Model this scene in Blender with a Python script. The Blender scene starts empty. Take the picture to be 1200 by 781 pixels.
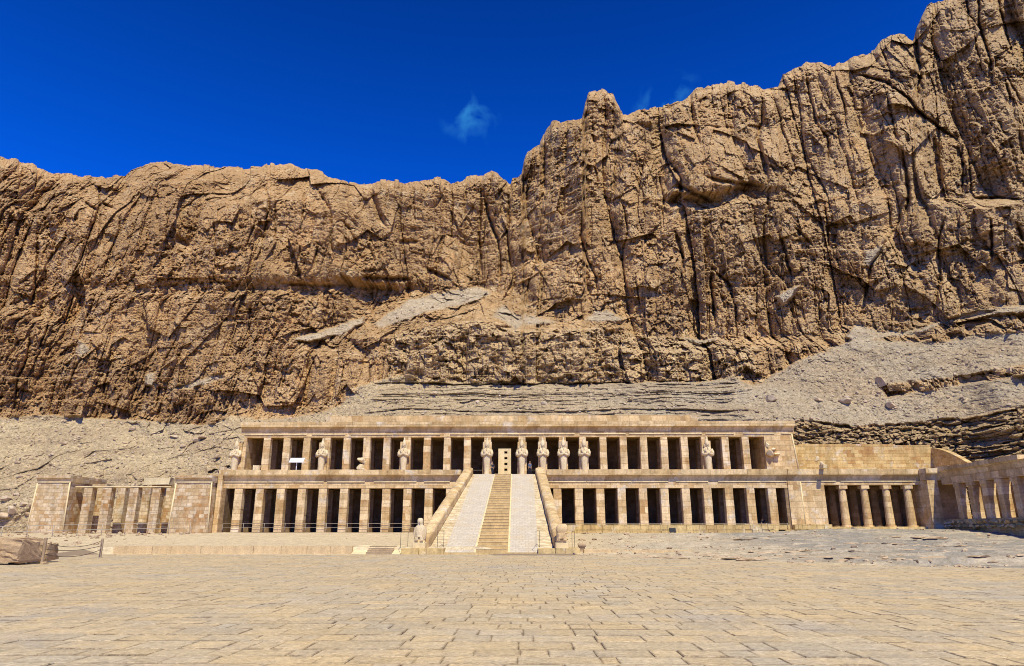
import bpy, math, random
import numpy as np
from mathutils import Vector, Matrix
R = math.radians
random.seed(7)
sc = bpy.context.scene
COL = sc.collection

# ------------------------------------------------------------------ camera
F = 803.0; PITCH = math.atan(233.5/803.0); YAW = R(0.96); CAMP = (2.3, 0.0, 1.6)
cd = bpy.data.cameras.new('camera'); cam = bpy.data.objects.new('camera', cd); COL.objects.link(cam)
cd.sensor_width = 36.0; cd.lens = F/1200*36; cd.clip_start = 0.1; cd.clip_end = 6000
cam.location = CAMP
cam.rotation_euler = (math.pi/2 + PITCH, 0, YAW)
sc.camera = cam

# ------------------------------------------------------------------ sky and sun
SUN_EL, SUN_AZ = 55.0, 17.0       # azimuth: degrees to the right of straight behind the camera
sdir = Vector((math.sin(R(SUN_AZ))*math.cos(R(SUN_EL)), -math.cos(R(SUN_AZ))*math.cos(R(SUN_EL)), math.sin(R(SUN_EL))))
sl = bpy.data.lights.new('sun', 'SUN'); sl.energy = 5.0; sl.angle = R(0.5); sl.color = (1.0, 0.93, 0.72)
so = bpy.data.objects.new('sun', sl); COL.objects.link(so)
so.rotation_euler = sdir.to_track_quat('Z', 'Y').to_euler(); so.location = (0, -50, 80)
w = bpy.data.worlds.new("World"); sc.world = w; w.use_nodes = True
nt = w.node_tree; N = nt.nodes; L = nt.links
bg = N['Background']; sky = N.new('ShaderNodeTexSky'); sky.sky_type = 'NISHITA'; sky.sun_disc = False
sky.sun_elevation = R(SUN_EL); sky.sun_rotation = math.atan2(sdir.x, sdir.y)
sky.altitude = 1500; sky.air_density = 1.0; sky.dust_density = 0.2; sky.ozone_density = 3.0
mul = N.new('ShaderNodeMix'); mul.data_type = 'RGBA'; mul.blend_type = 'MULTIPLY'; mul.inputs['Factor'].default_value = 1
mul.inputs['B'].default_value = (0.012, 0.57, 2.1, 1)        # a polarised, deeply blue sky
L.new(sky.outputs[0], mul.inputs['A'])
# wisps of cloud in the sky dome (world directions)
def ray(px, py):
    cx = (px-600)/F; cy = (390.5-py)/F
    y1 = math.cos(PITCH) - cy*math.sin(PITCH); z1 = math.sin(PITCH) + cy*math.cos(PITCH)
    return (cx*math.cos(YAW) - y1*math.sin(YAW), cx*math.sin(YAW) + y1*math.cos(YAW), z1)
tc = N.new('ShaderNodeTexCoord')
sp = N.new('ShaderNodeSeparateXYZ'); L.new(tc.outputs['Generated'], sp.inputs[0])     # the polariser deepens the blue towards the zenith
gm = N.new('ShaderNodeMapRange'); gm.inputs[1].default_value = .36; gm.inputs[2].default_value = .70; gm.inputs[3].default_value = 1.42; gm.inputs[4].default_value = .74; L.new(sp.outputs[2], gm.inputs[0])
sc2 = N.new('ShaderNodeVectorMath'); sc2.operation = 'SCALE'; L.new(mul.outputs['Result'], sc2.inputs[0]); L.new(gm.outputs[0], sc2.inputs['Scale'])
prev = sc2.outputs[0]
for (wx, wy, rad, amt) in ((551, 138, 0.046, 1.1), (770, 126, 0.036, 1.0), (800, 104, 0.028, .6)):
    d = Vector(ray(wx, wy)).normalized()
    vm = N.new('ShaderNodeVectorMath'); vm.operation = 'DISTANCE'; vm.inputs[1].default_value = d
    nz = N.new('ShaderNodeTexNoise'); nz.inputs['Scale'].default_value = 27; nz.inputs['Detail'].default_value = 7
    nz.inputs['Distortion'].default_value = .35
    of = N.new('ShaderNodeVectorMath'); of.operation = 'ADD'; of.inputs[1].default_value = (7.1, 2.2, 5.0); L.new(tc.outputs['Generated'], of.inputs[0]); L.new(of.outputs[0], nz.inputs['Vector']); L.new(tc.outputs['Generated'], vm.inputs[0])
    mr = N.new('ShaderNodeMapRange'); mr.inputs[1].default_value = 0; mr.inputs[2].default_value = rad; mr.inputs[3].default_value = 1; mr.inputs[4].default_value = 0
    L.new(vm.outputs['Value'], mr.inputs[0])
    m2 = N.new('ShaderNodeMapRange'); m2.inputs[1].default_value = .50; m2.inputs[2].default_value = .80; L.new(nz.outputs['Fac'], m2.inputs[0])
    mm = N.new('ShaderNodeMath'); mm.operation = 'MULTIPLY'; L.new(mr.outputs[0], mm.inputs[0]); L.new(m2.outputs[0], mm.inputs[1])
    m3 = N.new('ShaderNodeMath'); m3.operation = 'MULTIPLY'; m3.inputs[1].default_value = amt; L.new(mm.outputs[0], m3.inputs[0])
    mx = N.new('ShaderNodeMix'); mx.data_type = 'RGBA'; L.new(m3.outputs[0], mx.inputs['Factor']); L.new(prev, mx.inputs['A'])
    mx.inputs['B'].default_value = (0.6, 4.4, 9.5, 1)
    prev = mx.outputs['Result']
L.new(prev, bg.inputs['Color']); bg.inputs['Strength'].default_value = 0.075
sc.cycles.filter_width = 1.0
vs = sc.view_settings; vs.view_transform = 'Standard'; vs.look = 'None'; vs.gamma = 1; vs.exposure = 0.12; vs.use_curve_mapping = False

# ------------------------------------------------------------------ helpers
def at(px, py, Y=None, X=None, Z=None):
    d = ray(px, py)
    t = (Y-CAMP[1])/d[1] if Y is not None else (X-CAMP[0])/d[0] if X is not None else (Z-CAMP[2])/d[2]
    return Vector((CAMP[0]+t*d[0], CAMP[1]+t*d[1], CAMP[2]+t*d[2]))
def axx(px, py, Y): return at(px, py, Y=Y).x
def azz(px, py, Y): return at(px, py, Y=Y).z

class MB:
    def __init__(s): s.v = []; s.f = []; s.sm = []
    def add(s, vs_, fs, smooth=False):
        b = len(s.v); s.v += [tuple(p) for p in vs_]; s.f += [tuple(i+b for i in f) for f in fs]; s.sm += [smooth]*len(fs)
    def box(s, x0, x1, y0, y1, z0, z1, bx=0, by=0, j=0, c=0.0, bl=None):
        """bx/by: batter in at the top (bl: left side only), j: corner jitter, c: chamfer of the vertical edges"""
        r = lambda: random.uniform(-j, j) if j else 0
        lx = bx if bl is None else bl
        if c:
            bot = [(x0+c,y0),(x1-c,y0),(x1,y0+c),(x1,y1-c),(x1-c,y1),(x0+c,y1),(x0,y1-c),(x0,y0+c)]
        else: bot = [(x0,y0),(x1,y0),(x1,y1),(x0,y1)]
        n = len(bot); xm = (x0+x1)/2; ym = (y0+y1)/2
        vb = [(x+r(), y+r(), z0+r()) for x, y in bot]
        vt = [(x+(lx if x < xm else -bx)+r(), y+(by if y < ym else -by)+r(), z1+r()) for x, y in bot]
        s.add(vb+vt, [tuple(range(n-1, -1, -1)), tuple(range(n, 2*n))] + [(i, (i+1) % n, n+(i+1) % n, n+i) for i in range(n)])
    def prism_x(s, prof, x0, x1, e0=0, e1=0):
        """profile [(y,z)] extruded along x"""
        n = len(prof); a = [(x0, y, z) for y, z in prof]; b = [(x1, y, z) for y, z in prof]
        s.add(a+b, [tuple(range(n)), tuple(range(2*n-1, n-1, -1))] + [(i, n+i, n+(i+1) % n, (i+1) % n) for i in range(n)])
    def prism_y(s, prof, y0, y1):
        n = len(prof); a = [(x, y0, z) for x, z in prof]; b = [(x, y1, z) for x, z in prof]
        s.add(a+b, [tuple(range(n-1, -1, -1)), tuple(range(n, 2*n))] + [(i, (i+1) % n, n+(i+1) % n, n+i) for i in range(n)])
    def loft(s, secs, n=16, e=2.0, smooth=True):
        """secs: (cx,cy,cz,rx,ry)"""
        vs_ = []
        for cx, cy, cz, rx, ry in secs:
            for k in range(n):
                a = 2*math.pi*k/n; ca, sa = math.cos(a), math.sin(a)
                vs_.append((cx+rx*math.copysign(abs(ca)**(2/e), ca), cy+ry*math.copysign(abs(sa)**(2/e), sa), cz))
        fs = []
        for i in range(len(secs)-1):
            for k in range(n):
                fs.append((i*n+k, i*n+(k+1) % n, (i+1)*n+(k+1) % n, (i+1)*n+k))
        s.add(vs_, fs, smooth)
        m = (len(secs)-1)*n
        s.add(vs_[:n], [tuple(range(n-1, -1, -1))]); s.add(vs_[m:], [tuple(range(n))])
    def tube(s, pts, rad, n=8, smooth=True):
        pts = [Vector(p) for p in pts]; vs_ = []
        rr = rad if isinstance(rad, (list, tuple)) else [rad]*len(pts)
        for i, p in enumerate(pts):
            t = (pts[min(i+1, len(pts)-1)]-pts[max(i-1, 0)]).normalized()
            u = t.cross(Vector((0.3, 0.2, 1))).normalized() if abs(t.z) < .95 else t.cross(Vector((1, 0, 0))).normalized()
            w_ = t.cross(u)
            for k in range(n):
                a = 2*math.pi*k/n; vs_.append(p+(u*math.cos(a)+w_*math.sin(a))*rr[i])
        fs = [(i*n+k, (i+1)*n+k, (i+1)*n+(k+1) % n, i*n+(k+1) % n) for i in range(len(pts)-1) for k in range(n)]
        fs += [tuple(range(n)), tuple(range(len(vs_)-1, len(vs_)-n-1, -1))]
        s.add(vs_, fs, smooth)
    def rock(s, c, r, fl=.7, ang=None, n=2):
        vs0, fs0 = ICO[n]
        ax = [random.uniform(.7, 1.3) for _ in range(3)]
        a = random.uniform(0, 6.28); ca, sa = math.cos(a), math.sin(a)
        ds = [Vector((random.gauss(0, 1), random.gauss(0, 1), random.gauss(0, 1))).normalized() for _ in range(14)]
        hs = [random.uniform(.35, .72) for _ in ds]
        out = []
        for v in vs0:
            p = Vector(v)
            for d_, h in zip(ds, hs):            # plane cuts make it angular
                t = p.dot(d_)-h
                if t > 0: p -= d_*t
            x, y, z = p.x*ax[0]*r, p.y*ax[1]*r, p.z*ax[2]*r*fl
            out.append((c[0]+x*ca-y*sa, c[1]+x*sa+y*ca, c[2]+z))
        s.add(out, fs0)
    def build(s, name, mat, parent=None, loc=None):
        me = bpy.data.meshes.new(name); me.from_pydata(s.v, [], s.f); me.materials.append(mat)
        me.polygons.foreach_set('use_smooth', s.sm); me.update()
        o = bpy.data.objects.new(name, me); COL.objects.link(o)
        if parent: o.parent = parent
        if loc: o.location = loc
        return o
def _ico(sub):
    import bmesh
    bm = bmesh.new(); bmesh.ops.create_icosphere(bm, subdivisions=sub, radius=1)
    bm.verts.ensure_lookup_table(); r = ([tuple(v.co) for v in bm.verts], [tuple(v.index for v in f.verts) for f in bm.faces]); bm.free(); return r
ICO = {1: _ico(1), 2: _ico(2), 3: _ico(3)}
def tag(o, label=None, cat=None, group=None, kind=None):
    if label: o['label'] = label
    if cat: o['category'] = cat
    if group: o['group'] = group
    if kind: o['kind'] = kind
    return o
def thing(name, label, cat, loc=(0, 0, 0), group=None):
    o = bpy.data.objects.new(name, None); COL.objects.link(o); o.location = loc; o.empty_display_size = .3
    return tag(o, label, cat, group)
def copy_tree(o, parent=None):
    c = o.copy(); COL.objects.link(c)
    if parent: c.parent = parent
    for ch in list(o.children): copy_tree(ch, c)
    return c
def child(o, name, mb, mat):      # part built in world coordinates of a thing standing at o.location
    lx, ly, lz = o.location
    mb.v = [(x-lx, y-ly, z-lz) for x, y, z in mb.v]
    return mb.build(name, mat, o)

# ------------------------------------------------------------------ numpy noise
def _h(ix, iy, s):
    h = (ix.astype(np.int64)*374761393 + iy.astype(np.int64)*668265263 + s*1274126177) & 0xffffffff
    h = ((h ^ (h >> 13))*1274126177) & 0xffffffff
    h = ((h ^ (h >> 15))*2246822519) & 0xffffffff
    return (((h ^ (h >> 16)) & 0xffffff)/16777216.0).astype(np.float32)
def vnoise(x, y, s=0):
    ix = np.floor(x); iy = np.floor(y); fx = (x-ix).astype(np.float32); fy = (y-iy).astype(np.float32)
    fx = fx*fx*(3-2*fx); fy = fy*fy*(3-2*fy)
    a = _h(ix, iy, s); b = _h(ix+1, iy, s); c = _h(ix, iy+1, s); d = _h(ix+1, iy+1, s)
    return (a+(b-a)*fx)*(1-fy)+(c+(d-c)*fx)*fy
def fbm(x, y, o=4, s=0, g=.5):
    t = 0; a = 1; n = 0
    for i in range(o):
        t = t+a*(vnoise(x, y, s+i*17)-.5)*2; n += a; x = x*2.03+5.1; y = y*2.03+1.7; a *= g
    return t/n
def vor(x, y, s=0, jit=.9):
    ix = np.floor(x); iy = np.floor(y)
    f1 = np.full(x.shape, 9., np.float32); f2 = f1.copy(); dx_ = np.zeros_like(f1); dy_ = np.zeros_like(f1); bx = ix.copy(); by = iy.copy()
    for i in (-1, 0, 1):
        for j in (-1, 0, 1):
            cx = ix+i; cy = iy+j
            px = cx+.5+(_h(cx, cy, s)-.5)*jit; py = cy+.5+(_h(cx, cy, s+1)-.5)*jit
            dx = x-px; dy = y-py; d = dx*dx+dy*dy
            m = d < f1
            f2 = np.where(m, f1, np.minimum(f2, d)); f1 = np.where(m, d, f1)
            dx_ = np.where(m, dx, dx_); dy_ = np.where(m, dy, dy_); bx = np.where(m, cx, bx); by = np.where(m, cy, by)
    r1 = _h(bx, by, s+5)-.5; r2 = _h(bx, by, s+6)-.5; r3 = _h(bx, by, s+7)-.5
    return np.sqrt(f2)-np.sqrt(f1), r1, r2*dx_*2+r3*dy_*2
def sstep(a, b, x):
    t = np.clip((x-a)/(b-a), 0, 1); return t*t*(3-2*t)
def inpoly(px, py, poly):
    r = np.zeros(px.shape, bool); n = len(poly)
    for i in range(n):
        x0, y0 = poly[i]; x1, y1 = poly[(i+1) % n]
        if y0 == y1: continue
        c = ((y0 > py) != (y1 > py)) & (px < (x1-x0)*(py-y0)/(y1-y0)+x0)
        r ^= c
    return r

# ------------------------------------------------------------------ materials
class NT:
    def __init__(s, name, rough=.9):
        s.m = bpy.data.materials.new(name); s.m.use_nodes = True; s.t = s.m.node_tree
        s.b = s.t.nodes['Principled BSDF']; s.b.inputs['Roughness'].default_value = rough
        s.b.inputs['Specular IOR Level'].default_value = .2
    def n(s, t): return s.t.nodes.new(t)
    def l(s, a, b): s.t.links.new(a, b)
    def pos(s):
        g = s.n('ShaderNodeNewGeometry'); return g.outputs['Position']
    def noise(s, vec, scale, det=5, rough=.6, sc3=None, dist=0):
        if sc3:
            m = s.n('ShaderNodeVectorMath'); m.operation = 'MULTIPLY'; m.inputs[1].default_value = sc3; s.l(vec, m.inputs[0]); vec = m.outputs[0]
        t = s.n('ShaderNodeTexNoise'); t.inputs['Scale'].default_value = scale; t.inputs['Detail'].default_value = det
        t.inputs['Roughness'].default_value = rough; t.inputs['Distortion'].default_value = dist; s.l(vec, t.inputs['Vector']); return t.outputs['Fac']
    def rng(s, v, a, b, c=0, d=1):
        m = s.n('ShaderNodeMapRange'); m.inputs[1].default_value = a; m.inputs[2].default_value = b; m.inputs[3].default_value = c; m.inputs[4].default_value = d
        s.l(v, m.inputs[0]); return m.outputs[0]
    def math(s, op, a, b):
        m = s.n('ShaderNodeMath'); m.operation = op
        for i, q in enumerate((a, b)):
            if isinstance(q, (int, float)): m.inputs[i].default_value = q
            else: s.l(q, m.inputs[i])
        return m.outputs[0]
    def mix(s, f, a, b, mode='MIX'):
        m = s.n('ShaderNodeMix'); m.data_type = 'RGBA'; m.blend_type = mode
        for k, q in (('Factor', f), ('A', a), ('B', b)):
            if isinstance(q, (int, float)): m.inputs[k].default_value = q
            elif isinstance(q, tuple): m.inputs[k].default_value = (*q, 1)
            else: s.l(q, m.inputs[k])
        return m.outputs['Result']
    def grey(s, v):
        c = s.n('ShaderNodeCombineColor')
        for i in range(3): s.l(v, c.inputs[i])
        return c.outputs[0]
    def bump(s, h, strength=.5, dist=.05, nrm=None):
        b = s.n('ShaderNodeBump'); b.inputs['Strength'].default_value = strength; b.inputs['Distance'].default_value = dist
        s.l(h, b.inputs['Height'])
        if nrm: s.l(nrm, b.inputs['Normal'])
        return b.outputs[0]
    def fin(s, col, nrm=None):
        if isinstance(col, tuple): s.b.inputs['Base Color'].default_value = (*col, 1)
        else: s.l(col, s.b.inputs['Base Color'])
        if nrm: s.l(nrm, s.b.inputs['Normal'])
        return s.m

def masonry(name, c1, c2, patch, bw=.95, bh=.42, mortar=.015, patch_amt=.55, bumpd=.03, pale=(.72, .64, .50)):
    k = NT(name); P = k.pos()
    sx = k.n('ShaderNodeSeparateXYZ'); k.l(P, sx.inputs[0])
    wob = k.noise(P, .9, 3)
    u = k.math('ADD', k.math('ADD', sx.outputs[0], sx.outputs[1]), k.math('MULTIPLY', wob, .35))
    v = k.math('ADD', sx.outputs[2], k.math('MULTIPLY', k.noise(P, .5, 2), .12))
    cv = k.n('ShaderNodeCombineXYZ'); k.l(u, cv.inputs[0]); k.l(v, cv.inputs[1])
    br = k.n('ShaderNodeTexBrick'); k.l(cv.outputs[0], br.inputs['Vector'])
    br.inputs['Color1'].default_value = (0, 0, 0, 1); br.inputs['Color2'].default_value = (1, 1, 1, 1); br.inputs['Mortar'].default_value = (.5, .5, .5, 1)
    br.inputs['Scale'].default_value = 1; br.inputs['Brick Width'].default_value = bw; br.inputs['Row Height'].default_value = bh
    br.inputs['Mortar Size'].default_value = mortar; br.inputs['Mortar Smooth'].default_value = .3; br.offset = .43; br.squash = 1.3; br.squash_frequency = 3
    rnd = br.outputs['Color']
    rv = k.n('ShaderNodeSeparateColor'); k.l(rnd, rv.inputs[0]); rv = rv.outputs[0]
    col = k.mix(k.rng(rv, .1, .9), c1, c2)
    pn = k.rng(k.noise(P, .35, 4, .7), .45, .62)
    pm = k.math('MULTIPLY', k.math('MULTIPLY', pn, k.rng(rv, .25, .75)), patch_amt)
    col = k.mix(pm, col, patch)
    pl = k.math('MULTIPLY', k.rng(k.noise(P, .55, 5, .7, dist=.5), .56, .66), .65)
    col = k.mix(pl, col, pale)
    fine = k.noise(P, 5, 6, .7)
    col = k.mix(1, col, k.grey(k.rng(fine, .28, .72, .68, 1.22)), 'MULTIPLY')
    st = k.noise(P, 1.0, 5, .6, sc3=(1.6, 1.6, .35))
    col = k.mix(1, col, k.grey(k.rng(st, .32, .68, .74, 1.14)), 'MULTIPLY')
    col = k.mix(k.math('MULTIPLY', br.outputs['Fac'], .32), col, (.20, .13, .07))
    h = k.math('SUBTRACT', k.math('ADD', k.math('MULTIPLY', fine, .5), k.math('MULTIPLY', rv, .3)), br.outputs['Fac'])
    return k.fin(col, k.bump(h, .8, bumpd))

def stone(name, a, b, c=(.25, .16, .09), scale=1.0, bumpd=.04, streak=.15):
    k = NT(name); P = k.pos()
    n1 = k.noise(P, .5*scale, 5, .65); n2 = k.noise(P, 3*scale, 6, .7); n3 = k.noise(P, 11*scale, 4, .7)
    col = k.mix(k.rng(n1, .3, .7), a, b); col = k.mix(k.math('MULTIPLY', k.rng(n2, .58, .75), .5), col, c)
    col = k.mix(1, col, k.grey(k.rng(n3, .3, .7, .78, 1.18)), 'MULTIPLY')
    st = k.noise(P, 1.2, 4, .6, sc3=(2, 2, .3)); col = k.mix(1, col, k.grey(k.rng(st, .3, .7, 1-streak, 1+streak)), 'MULTIPLY')
    return k.fin(col, k.bump(k.math('ADD', n2, k.math('MULTIPLY', n3, .5)), .7, bumpd))

M = {}
M['facade'] = masonry('facade_stone', (.76, .545, .28), (.58, .395, .18), (.46, .25, .09), bw=1.1, bh=.62)
M['pillar'] = masonry('pillar_stone', (.80, .595, .33), (.57, .385, .17), (.46, .25, .09), bw=2.6, bh=.74, mortar=.012, patch_amt=.8)
M['tower'] = masonry('tower_stone', (.66, .51, .31), (.52, .365, .18), (.42, .21, .07), bw=.6, bh=.4, mortar=.02, patch_amt=.9)
M['cornice'] = masonry('cornice_stone', (.74, .54, .28), (.58, .40, .18), (.42, .25, .10), bw=1.5, bh=.8, mortar=.012, patch_amt=.6)
M['retain'] = masonry('retaining_stone', (.64, .46, .20), (.55, .37, .14), (.42, .22, .08), bw=1.0, bh=.45, mortar=.012, patch_amt=.8)
M['plinth'] = masonry('plinth_stone', (.68, .50, .22), (.60, .43, .17), (.45, .27, .11), bw=1.6, bh=.6, mortar=.02)
M['inner_shade'] = masonry('shade_darkened_stone', (.30, .20, .11), (.23, .15, .07), (.2, .11, .045), bumpd=.02, pale=(.36, .27, .17))  # hall stone darkened in colour to deepen the shade in the openings
M['statue'] = stone('statue_limestone', (.72, .59, .37), (.62, .48, .27), (.45, .33, .18))
M['pale'] = stone('pale_limestone', (.78, .64, .37), (.66, .51, .26), (.5, .36, .2), bumpd=.02)
M['kerb'] = stone('kerb_stone', (.64, .48, .26), (.56, .40, .20), (.4, .27, .13), bumpd=.02)
M['block'] = stone('quarry_block', (.50, .36, .20), (.38, .25, .13), (.2, .12, .06), bumpd=.08)
M['rubble'] = stone('rubble_stone', (.56, .43, .27), (.40, .28, .16), (.28, .19, .11))
M['scree_rock'] = stone('scree_rock', (.60, .50, .36), (.40, .27, .15), (.28, .18, .1))
M['stair'] = stone('stair_wood', (.60, .43, .19), (.50, .35, .15), (.4, .28, .12), bumpd=.01)
M['wood'] = stone('weathered_wood', (.42, .31, .19), (.34, .24, .14), (.2, .13, .08), scale=3, bumpd=.01)
M['metal'] = NT('rail_metal', .5).fin((.42, .36, .27))
M['darkmetal'] = NT('dark_metal', .5).fin((.035, .035, .035))
M['rope'] = NT('rope', .9).fin((.16, .12, .08))
M['white'] = NT('white_board', .5).fin((.82, .80, .74))
M['cloth_dark'] = NT('dark_cloth', .9).fin((.03, .035, .05))
M['cloth_blue'] = NT('blue_cloth', .9).fin((.10, .14, .22))
M['skin'] = NT('skin', .6).fin((.35, .2, .12))
M['hair'] = NT('hair', .6).fin((.02, .015, .01))
M['shade_black'] = NT('niche_shade', .95).fin((.02, .015, .01))  # near-black colour standing in for shade inside the portal openings

M['retain2'] = masonry('strip_stone', (.70, .57, .36), (.62, .48, .27), (.5, .35, .18), bw=.7, bh=.22, mortar=.02, patch_amt=.4)
# ramp paving: greyish small setts laid on the slope
k = NT('ramp_setts'); P = k.pos(); sx = k.n('ShaderNodeSeparateXYZ'); k.l(P, sx.inputs[0])
cv = k.n('ShaderNodeCombineXYZ'); k.l(k.math('ADD', sx.outputs[0], k.math('MULTIPLY', k.noise(P, 1.3, 2), .2)), cv.inputs[0]); k.l(sx.outputs[1], cv.inputs[1])
br = k.n('ShaderNodeTexBrick'); k.l(cv.outputs[0], br.inputs['Vector']); br.inputs['Scale'].default_value = 1
br.inputs['Color1'].default_value = (0, 0, 0, 1); br.inputs['Color2'].default_value = (1, 1, 1, 1)
br.inputs['Brick Width'].default_value = .5; br.inputs['Row Height'].default_value = .42; br.inputs['Mortar Size'].default_value = .03
rv = k.n('ShaderNodeSeparateColor'); k.l(br.outputs['Color'], rv.inputs[0])
col = k.mix(rv.outputs[0], (.60, .52, .39), (.52, .45, .34)); fine = k.noise(P, 6, 5, .7)
col = k.mix(1, col, k.grey(k.rng(fine, .25, .75, .75, 1.2)), 'MULTIPLY')
col = k.mix(k.rng(k.noise(P, .6, 4), .5, .7, 0, .6), col, (.55, .42, .26))
col = k.mix(k.math('MULTIPLY', br.outputs['Fac'], .35), col, (.30, .24, .16))
M['setts'] = k.fin(col, k.bump(k.math('SUBTRACT', fine, br.outputs['Fac']), .6, .03))

# foreground paving: colour per stone from an attribute
k = NT('paving_stone', .85); P = k.pos()
av = k.n('ShaderNodeAttribute'); av.attribute_name = 'tone'; rs = k.n('ShaderNodeSeparateColor'); k.l(av.outputs['Color'], rs.inputs[0])
col = k.mix(rs.outputs[0], (.50, .42, .28), (.58, .44, .24))
big = k.noise(P, .16, 4, .6)
col = k.mix(k.rng(big, .40, .62, 0, .6), col, (.60, .44, .22))
col = k.mix(k.rng(k.noise(P, .23, 5, .65, dist=.4), .54, .66, 0, .7), col, (.43, .38, .30))
col = k.mix(1, col, k.grey(k.rng(rs.outputs[1], 0, 1, .90, 1.06)), 'MULTIPLY')
f1 = k.noise(P, 3.2, 6, .7); f2 = k.noise(P, 12, 5, .8)
col = k.mix(k.rng(k.noise(P, .9, 8, .75), .48, .60, 0, .5), col, (.45, .375, .265))
col = k.mix(1, col, k.grey(k.rng(f1, .3, .7, .82, 1.14)), 'MULTIPLY'); col = k.mix(1, col, k.grey(k.rng(f2, .34, .66, .66, 1.26)), 'MULTIPLY')
col = k.mix(k.rng(k.noise(P, 2.1, 5, .7), .66, .72, 0, .6), col, (.72, .64, .5))
col = k.mix(k.math('MULTIPLY', rs.outputs[2], k.rng(k.noise(P, 3.4, 5, .75), .40, .58, .0, 1.0)), col, (.17, .12, .07))
M['paving'] = k.fin(col, k.bump(k.math('ADD', k.math('MULTIPLY', f2, .4), f1), .9, .03))

# ground: sand and gravel
k = NT('ground_sand', .95); P = k.pos()
av = k.n('ShaderNodeAttribute'); av.attribute_name = 'tone'; rs = k.n('ShaderNodeSeparateColor'); k.l(av.outputs['Color'], rs.inputs[0])
f1 = k.noise(P, 1.2, 7, .75, sc3=(1, 2.2, 1)); f2 = k.noise(P, 7, 5, .8); f3 = k.noise(P, .25, 4, .6)
col = k.mix(rs.outputs[0], (.60, .48, .29), (.29, .26, .205))
col = k.mix(k.rng(f3, .45, .65, 0, .3), col, (.55, .43, .28))
col = k.mix(rs.outputs[1], col, (.56, .46, .31))
col = k.mix(1, col, k.grey(k.rng(f1, .34, .66, .74, 1.18)), 'MULTIPLY'); col = k.mix(1, col, k.grey(k.rng(f2, .34, .66, .70, 1.2)), 'MULTIPLY')
col = k.mix(rs.outputs[2], col, (.27, .20, .13))
M['ground'] = k.fin(col, k.bump(k.math('ADD', f1, k.math('MULTIPLY', f2, .5)), .9, .06))

# cliff
k = NT('cliff_rock', .95); P = k.pos()
av = k.n('ShaderNodeAttribute'); av.attribute_name = 'tone'; rs = k.n('ShaderNodeSeparateColor'); k.l(av.outputs['Color'], rs.inputs[0])
c1 = k.noise(P, .05, 5, .6); c2 = k.noise(P, .35, 6, .7); c3 = k.noise(P, 1.6, 5, .75); c4 = k.noise(P, .18, 6, .7, sc3=(1.6, 1.6, .35), dist=.6); c5 = k.noise(P, .22, 5, .6, sc3=(.3, .3, 3.0))
rock = k.mix(k.rng(c1, .35, .65), (.43, .27, .12), (.62, .405, .19))
rock = k.mix(k.rng(c4, .5, .64, 0, .55), rock, (.27, .165, .075))
rock = k.mix(k.rng(c2, .52, .66, 0, .7), rock, (.70, .54, .31))
sx_ = k.n('ShaderNodeSeparateXYZ'); k.l(P, sx_.inputs[0])
rock = k.mix(k.rng(sx_.outputs[0], 0, -60, 0, .25), rock, (.50, .28, .11))
rock = k.mix(k.rng(sx_.outputs[0], 20, 90, 0, .35), rock, (.52, .39, .22))
rock = k.mix(k.rng(k.noise(P, .12, 5, .7), .58, .7, 0, .55), rock, (.58, .32, .12))
rock = k.mix(rs.outputs[2], rock, (.68, .51, .28))
rock = k.mix(k.math('MULTIPLY', av.outputs['Alpha'], .8), rock, (.46, .33, .17))
sxp = k.n('ShaderNodeSeparateXYZ'); k.l(P, sxp.inputs[0])
scree = k.mix(k.rng(sxp.outputs[0], -15, 20), (.60, .475, .27), (.46, .385, .26))
scree = k.mix(k.rng(c2, .35, .65, 0, .6), scree, (.42, .32, .18))
scree = k.mix(k.math('MULTIPLY', rs.outputs[1], .8), scree, (.52, .43, .30))
scree = k.mix(k.rng(c5, .45, .62, 0, .5), scree, (.34, .25, .15))
col = k.mix(rs.outputs[0], rock, scree)
col = k.mix(1, col, k.grey(k.rng(c3, .28, .72, .62, 1.3)), 'MULTIPLY')
micro_shade = k.noise(P, 4.5, 5, .8)
col = k.mix(1, col, k.grey(k.rng(micro_shade, .36, .64, .58, 1.42)), 'MULTIPLY')  # fine light and dark grain paints micro shadows into the rock colour
M['cliff'] = k.fin(col, k.bump(k.math('ADD', c3, k.math('MULTIPLY', k.noise(P, 5, 4, .7), .35)), 1.0, .45))

# ------------------------------------------------------------------ ground height
def pave_edge(x):        # far edge of the paving
    x = np.asarray(x, float)
    return np.where(x < 6, 54.0, np.interp(x, [6, 14, 20, 26, 34, 60], [53, 44, 36, 32, 30, 26]))
def ground_z(x, y):
    x = np.asarray(x, float); y = np.asarray(y, float)
    left = 0.55*sstep(54.9, 55.3, y)*(sstep(-31.5, -29.5, x)) + 0.45*sstep(46, 56, y)*(1-sstep(-31.5, -29.5, x)) + 1.0*sstep(57, 76, y)
    right = 1.5*sstep(50, 77, y) + .55*sstep(0, 16, y-pave_edge(x))*sstep(12, 30, x)*(1-sstep(50, 77, y))
    right = right+.42*sstep(62, 78, y)*sstep(26, 36, x)
    t = sstep(-1, 1, x)
    return left*(1-t)+right*t
def pave_edge(x):        # far edge of the paving
    x = np.asarray(x, float)
    return np.where(x < 6, 54.0, np.interp(x, [6, 14, 20, 26, 34, 60], [53, 44, 36, 32, 30, 26]))

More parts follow.
